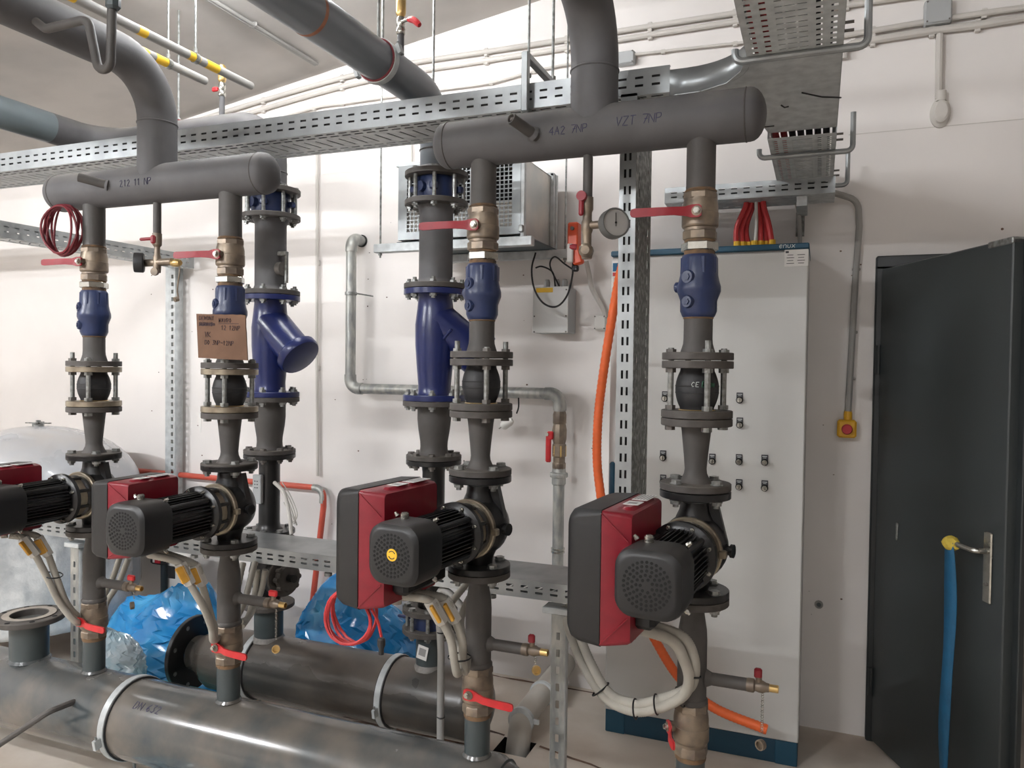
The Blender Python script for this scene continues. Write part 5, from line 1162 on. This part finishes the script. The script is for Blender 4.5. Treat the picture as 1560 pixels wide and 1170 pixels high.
# pump 1
c = pcable([(-2.56, 1.80, .985), at(35, 820, 1.83), at(52, 842, 1.85), at(72, 880, 1.90), at(92, 920, 1.95), at(118, 948, 2.0), at(132, 935, 2.1), (-2.62, 2.2, .80)], 'grey cable with yellow tag under the leftmost pump, left one', 1)
c = pcable([(-2.56, 1.84, .985), at(58, 818, 1.88), at(72, 842, 1.90), at(86, 880, 1.93), at(102, 920, 1.98), at(122, 940, 2.03), at(134, 925, 2.1), (-2.60, 2.2, .8)], 'grey cable with yellow tag under the leftmost pump, right one', 1)
loopt(c, at(81, 876, 1.92), (.2, 0, 1), .030)
pcable([at(196, 850, 2.3), at(180, 890, 2.3), at(162, 920, 2.3), at(155, 960, 2.25)], 'grey cable hanging behind the leftmost pump column, left one')
pcable([at(184, 845, 2.32), at(172, 880, 2.32), at(160, 905, 2.32), at(150, 940, 2.28)], 'grey cable hanging behind the leftmost pump column, right one')
# pump 4
c4 = pcable([(-.415, 1.84, .955), at(1022, 975, 1.90), at(1042, 1005, 1.93), at(1050, 1035, 1.96), at(1040, 1060, 1.99), at(1005, 1078, 2.02), at(965, 1083, 2.05), at(925, 1065, 2.12), at(895, 1025, 2.2), at(872, 975, 2.3), at(858, 925, 2.36)], 'thick grey cable looping from the rightmost pump to the low tray, lower one', None, .014)
for x, y, d in ((1036, 1062, (1, 0, .5)), (968, 1080, (1, 0, .15)), (1000, 1073, (1, 0, .2))): loopt(c4, at(x, y, 2.02), d, .026)
c5 = pcable([(-.415, 1.88, .955), at(1035, 968, 1.93), at(1056, 1000, 1.95), at(1056, 1035, 1.98), at(1043, 1052, 2.0), at(1005, 1066, 2.03), at(968, 1072, 2.05), at(928, 1056, 2.13), at(900, 1010, 2.21), at(880, 960, 2.30), at(866, 922, 2.36)], 'thick grey cable looping from the rightmost pump to the low tray, upper one', None, .014)
loopt(c5, at(1055, 1030, 1.97), (0, .2, 1), .022)
loopt(c5, at(915, 1050, 2.15), (.5, 0, -.6), .030)
# ------------------------------------------------------------------ red cable coils
def coil(c, rx_, rz_, n, mt, nm, label, r=.0042, seed=1, tail=None, dirx=Vector((1, 0, 0))):
    random.seed(seed); t = thing(nm, label, 'cable', c); m = MB()
    for i in range(n):
        pts = []; ph = random.uniform(-.3, .3); a = rx_ * random.uniform(.88, 1.05); b = rz_ * random.uniform(.92, 1.04); oy = random.uniform(-.02, .02)
        for j in range(28):
            q = 2 * PI * j / 28; pts.append(dirx * (a * math.cos(q + ph * .2)) + Vector((0, oy + .008 * math.sin(q * 2 + i), b * math.sin(q) - .0 + random.uniform(-.001, .001))))
        m.tube(pts, r, 6, closed=True)
    part(m, 'loops', mt, t, kind='stuff')
    if tail: part(MB().tube(smooth([Vector(p) - Vector(c) for p in tail], 6), r, 6), 'tail', mt, t)
    return t
coil(at(94, 350, 2.02), .082, .092, 7, 'cable_darkred', 'cable_coil', 'dark red cable coil hanging at the left pipe header', .0042, 3)
c = at(535, 938, 1.80); t = coil(c, .070, .078, 5, 'cable_red', 'cable_coil', 'red cable coil hanging under the yellow-sticker pump', .0042, 5, [at(566, 928, 1.76), at(575, 945, 1.79), at(581, 970, 1.80)])
p = at(581, 972, 1.80) - c; part(MB().lathe([(.008, 0), (.011, -.004), (.011, -.02), (.007, -.03), (.007, -.045)][::-1], 10, tr(*p)), 'connector', 'rubber', t)
# ------------------------------------------------------------------ cardboard sign on the second column
P = [at(299, 478, 1.985), at(375, 479, 1.985), at(377, 549, 1.975), at(302, 545, 1.975)]
t = thing('cardboard_sign', 'torn cardboard piece with handwriting leaning on the second pump column', 'sign', P[3])
o0 = Vector(P[3]); U_ = (P[2] - P[3]); V_ = (P[0] - P[3]); Nn = U_.cross(V_).normalized()
n = 12; top = [(i / n, 1 - (.0 if i < 3 else .02 * noise.noise((i * 1.7, 0, 0)))) for i in range(n + 1)]; right = [(1 - .012 * abs(noise.noise((j * 2.3, 3, 0))), 1 - j / 8) for j in range(1, 9)]
poly = [(0, 0)] + top + right
q = [U_ * a + V_ * b for a, b in poly]; k = len(q)
m = MB().add([v for v in q] + [v - Nn * .004 for v in q], [tuple(range(k)), tuple(range(2 * k - 1, k - 1, -1))] + [(i, (i + 1) % k, (i + 1) % k + k, i + k) for i in range(k)])
part(m, 'board', 'cardboard', t)
Nf = Nn if Nn.y < 0 else -Nn
w_, h_ = U_.length, V_.length; u1, v1 = U_.normalized(), V_.normalized()
mm = MB()
for tx, x, y, s in (('DEMONT', .06, .86, .0135), ('WAVRO', .46, .82, .0135), ('SERVIS', .05, .73, .0125), ('12 12NP', .50, .65, .0150), ('VK', .16, .48, .0170), ('DO 3NP-12NP', .15, .31, .0145)):
    writing(tx, s, lambda a, b, x=x, y=y: U_ * x + V_ * y + u1 * a * .95 + v1 * b + Nf * .0006, .0010, .05, .82, mm, 2)
for yy in (.79,): mm.tube([U_ * .46 + V_ * yy + Nf * .0006, U_ * .86 + V_ * (yy + .01) + Nf * .0006], .0008, 4)
for i in range(5): mm.tube([U_ * .05 + V_ * (.735 + i * .012) + Nf * .0006, U_ * .38 + V_ * (.745 + i * .012) + Nf * .0006], .0006, 4)
part(mm, 'marker_writing', 'ink_dark', t, kind='stuff')
# CE mark and rating print on the bellows of the right column
be = [o for o in bpy.data.objects if o.name.startswith('rubber_bellows') and o.parent and 'rightmost' in o.parent.get('label', '')][0]
def bm(R, a0): return lambda u, w: (math.sin(a0 + u / R) * (R + .0006), -math.cos(a0 + u / R) * (R + .0006), .082 + w)
part(writing('CE', .012, bm(.0565, -.12), .0009, 0, .95), 'ce_mark', 'white_print', be, kind='stuff'); m = MB()
writing('EN', .014, bm(.0565, .36), .0016, 0, .8, m); writing('DN', .010, bm(.0565, .72), .0016, 0, .8, m); part(m, 'green_marking', 'green_print', be, kind='stuff')
# white paper tag and wires of second column
m = MB(); p = at(305, 645, 2.0); t = thing('paper_tag', 'thin white paper tag hanging from the second column flange', 'tag', p)
part(MB().loft([[(-.006, 0, .035), (.008, 0, .035), (.008, .001, .035), (-.006, .001, .035)], [(-.004, -.003, 0), (.006, -.003, 0), (.006, -.002, 0), (-.004, -.002, 0)], [(-.002, .0, -.03), (.002, 0, -.03), (.002, .001, -.03), (-.002, .001, -.03)]]), 'paper', 'white_label', t)
p = at(393, 745, 2.672); t = thing('sensor_plate', 'small grey sensor plate on the black spool behind the second pump', 'sensor', p); part(MB().box(.045, .02, .125, tr(0, 0, 0), .003), 'plate', 'grey_plastic', t)
m = MB()
for i in range(6): m.box(.006, .001, .004, tr(-.008 + (i % 2) * .012, -.0105, .035 - (i // 2) * .014))
part(m, 'print', 'label_print', t, kind='stuff')
for i, lab in enumerate(('left', 'middle', 'right')):
    cable('sensor_wire', [at(418 + i * 6, 735, 2.62), at(437 + i * 3, 760 - 2 * i, 2.6), at(447 + i * 3, 785, 2.58), at(452 - i * 5, 800 - i * 2, 2.58), at(441 - i, 778, 2.6), at(436 - 2 * i, 765, 2.6)], .0022, 'conduit', 'thin pale wire loop by the left rear riser, %s one' % lab)
cable('sensor_lead', [at(418, 735, 2.6), at(432, 750, 2.58), at(440, 780, 2.56), at(444, 815, 2.52)], .008, 'conduit', 'pale sensor lead running down to the low tray by the left rear riser')
# ------------------------------------------------------------------ tank and its plastic wrap
tc_ = Vector((-4.03, 3.0, 0)); R = .52
t = thing('expansion_vessel', 'large pale grey expansion vessel with domed top at the left wall', 'tank', tc_)
pr = [(R * .7, .16), (R * .93, .22), (R, .32), (R, .86)] + [(R * math.cos(a), .86 + .36 * math.sin(a)) for a in [PI / 2 * i / 12 for i in range(1, 12)]] + [(.02, 1.22)]
part(MB().lathe(pr, 64), 'vessel', 'tank', t)
for i in range(3): part(MB().cyl(.022, 0, .24, 12, tr(.34 * math.cos(2.1 * i), .34 * math.sin(2.1 * i), 0)), 'leg', 'tank', t)
m = MB(); m.cyl(.03, 1.215, 1.232, 16); m.box(.15, .022, .006, tr(0, 0, 1.236) @ rz(.2), .001); m.box(.02, .10, .006, tr(0, 0, 1.238) @ rz(.5), .001); m.cyl(.012, 1.23, 1.252, 6); part(m, 'top_valve', 'zinc', t)
part(MB().lathe([(R + .0005, .85), (R + .003, .855), (R + .003, .865), (R + .0005, .87)], 64, None, 0, 0, False), 'seam_band', 'tank', t)
m = MB(); nu, nv = 60, 22; vs = []; fs = []
for j in range(nv + 1):
    for i in range(nu + 1):
        a = -PI * 1.02 + PI * 1.12 * i / nu; z = .20 + .72 * j / nv + .07 * noise.noise((a * 2, 0, 1)) * (j / nv); rr = R + .030 + .035 * noise.noise((a * 3, z * 4, 0)) + .014 * noise.noise((a * 11, z * 12, 4)) + (.02 if j == nv else 0)
        vs.append((tc_.x + rr * math.cos(a), tc_.y + rr * math.sin(a), z))
for j in range(nv):
    for i in range(nu): b = j * (nu + 1) + i; fs.append((b, b + 1, b + nu + 2, b + nu + 1))
m.add(vs, fs); solid(single(m, 'bubble_wrap', 'wrap', 'crumpled clear bubble wrap round the lower half of the vessel', 'plastic wrap'), .002)
# ------------------------------------------------------------------ plastic bags
def bag(nm, label, c, rx_, ry_, h, seed, mt, tilt=0, peaks=(), nu=58, nv=18):
    """crumpled film: coarse jittered facets pulled up to a few peaks"""
    t = thing(nm, label, 'plastic bag', c); vs = []; fs = []; random.seed(int(seed * 10))
    for j in range(nv + 1):
        v = j / nv; prof = math.cos(v * PI / 2 * .985) ** .42
        for i in range(nu):
            a = 2 * PI * (i + random.uniform(-.3, .3) + (.5 if j % 2 else 0)) / nu; d = Vector((math.cos(a), math.sin(a), v * 2 + seed))
            f = 1 + .16 * noise.noise(d * 1.3) + .12 * (.35 - abs(noise.noise(d * 3.3))) + .07 * (.3 - abs(noise.noise(d * 7.1))) + random.uniform(-.018, .018)
            x = rx_ * prof * f * math.cos(a); y = ry_ * prof * f * math.sin(a)
            z = h * (v ** .9) * (1 + .15 * noise.noise((x * 5 + seed, y * 5, 0))) + tilt * x * v
            for (px, py, ph, pw) in peaks: z += ph * v * math.exp(-math.hypot(x - px, y - py) / pw)
            z += (.07 * (.3 - abs(noise.noise((x * 6, y * 6, seed)))) + random.uniform(-.008, .008)) * v
            vs.append((x, y, max(0.0, z) if j else 0.0))
    for j in range(nv):
        for i in range(nu):
            A, B_, C_, D_ = j * nu + i, j * nu + (i + 1) % nu, (j + 1) * nu + (i + 1) % nu, (j + 1) * nu + i
            fs += [(A, B_, C_), (A, C_, D_)] if j % 2 == 0 else [(A, B_, D_), (B_, C_, D_)]
    fs.append(tuple(nv * nu + i for i in range(nu)))
    part(MB().add(vs, fs), 'film', mt, t, None, None, .42); return t
b1 = bag('plastic_bag', 'big crumpled blue plastic bag on the floor behind the left pumps', (-3.04, 3.0, 0), .47, .24, .36, 2.3, 'bag_blue', .03, ((.25, -.03, .15, .15), (-.25, -.05, .09, .12), (.0, -.1, .05, .1)))
b2 = bag('plastic_bag', 'smaller crumpled blue plastic bag behind the rear low header', (-2.10, 3.24, 0), .36, .24, .46, 8.1, 'bag_blue', -.1, ((-.08, 0, .10, .14),))
b3 = bag('clear_bag', 'clear crumpled plastic film in front of the big blue bag', (-2.98, 2.58, .112), .19, .09, .24, 4.4, 'film_clear', 0, ())
m = MB(); 
single(MB().box(.9, .30, .11, tr(-2.9, 2.56, .056), .02), 'foam_board', 'teal', 'pale turquoise foam slab lying on the floor below the blue bag', 'foam slab')
# small white controller by the wall
p = at(280, 890, 3.35); t = thing('pump_controller', 'small white controller with dark panels behind the blue bag', 'controller', (p.x, 3.35, p.z - .07))
part(MB().box(.13, .12, .26, tr(0, 0, .13), .02), 'housing', 'white_plastic', t)
part(MB().box(.055, .004, .07, tr(-.03, -.061, .15), .004), 'display', 'rubber', t); part(MB().box(.004, .07, .16, tr(.066, 0, .12), .004), 'side_panel', 'rubber', t)
part(MB().cyl(.04, -(p.z - .07), .01, 16, tr(0, 0, 0)), 'stand_pipe', 'greenpipe', t)
p = at(246, 848, 3.3); t = thing('pump_head_unit', 'small black and red device by the wall above the blue bag', 'device', p); part(MB().box(.10, .08, .075, None, .01), 'housing', 'rubber', t); part(MB().box(.045, .006, .06, tr(.012, -.041, .002), .002), 'red_label', 'estop_red', t); part(MB().box(.016, .007, .05, tr(-.012, -.041, 0), .001), 'white_label', 'white_label', t)
part(MB().cyl(.02, -p.z, -.035, 12, tr(0, .02, 0)), 'stand_pipe', 'greenpipe', t)
# floor clutter: boards below the rear header, bag under the front one
t = single(MB().box(.85, .13, .025, tr(-1.55, 2.50, .0125) @ rz(-.12), .003), 'wooden_board', 'wood', 'pale wooden board lying on the floor under the rear header', 'board')
t = single(MB().box(.55, .10, .03, tr(-1.62, 2.86, .015) @ rz(.3), .003), 'wooden_board', 'mortar', 'dark wooden board on the floor under the rear header', 'board')
b4 = bag('clear_bag', 'clear plastic bag on the floor under the foreground header', (-2.1, 1.95, 0), .24, .22, .10, 6.2, 'film_clear', 0, (), 30, 8)

# hanger stem beside the left rear riser
t = thing('hanger_stem', 'short zinc hanger stem beside the pipe above the left blue strainer', 'bracket', (RX[1] + .10, RY - .02, 1.93))
part(MB().cyl(.008, 0, .13, 10), 'rod', 'zinc', t); part(MB().cyl(.03, -.012, .012, 16, frame((-.03, 0, .06), (1, 0, 0))), 'disc', 'bolt_dark', t); part(MB().box(.07, .02, .02, tr(-.03, 0, .125), .003), 'arm', 'zinc', t)
# twin conduits on the ceiling running toward the wall
for i, lab in enumerate(('left', 'right')):
    Y_ = 3.5
    for it in range(60):
        p = at(487 + 10 * i, 103 + 3 * i, Y_)
        if p.z > ceil_z(p.x) - .018: break
        Y_ += .01
    t = thing('conduit', 'thin ceiling conduit running towards the white wall, %s one of the pair' % lab, 'conduit', (p.x, 0, ceil_z(p.x) - .016), 0, 'ceiling conduits')
    part(MB().cyl(.0085, -3.5, 1.0, 10, frame((0, 0, 0), (0, -1, 0))), 'tube', 'conduit_grey', t)
    for yy in (1.6, 2.3, 3.0): part(MB().box(.03, .014, .022, tr(0, yy, .004), .003), 'saddle_clip', 'conduit_grey', t)
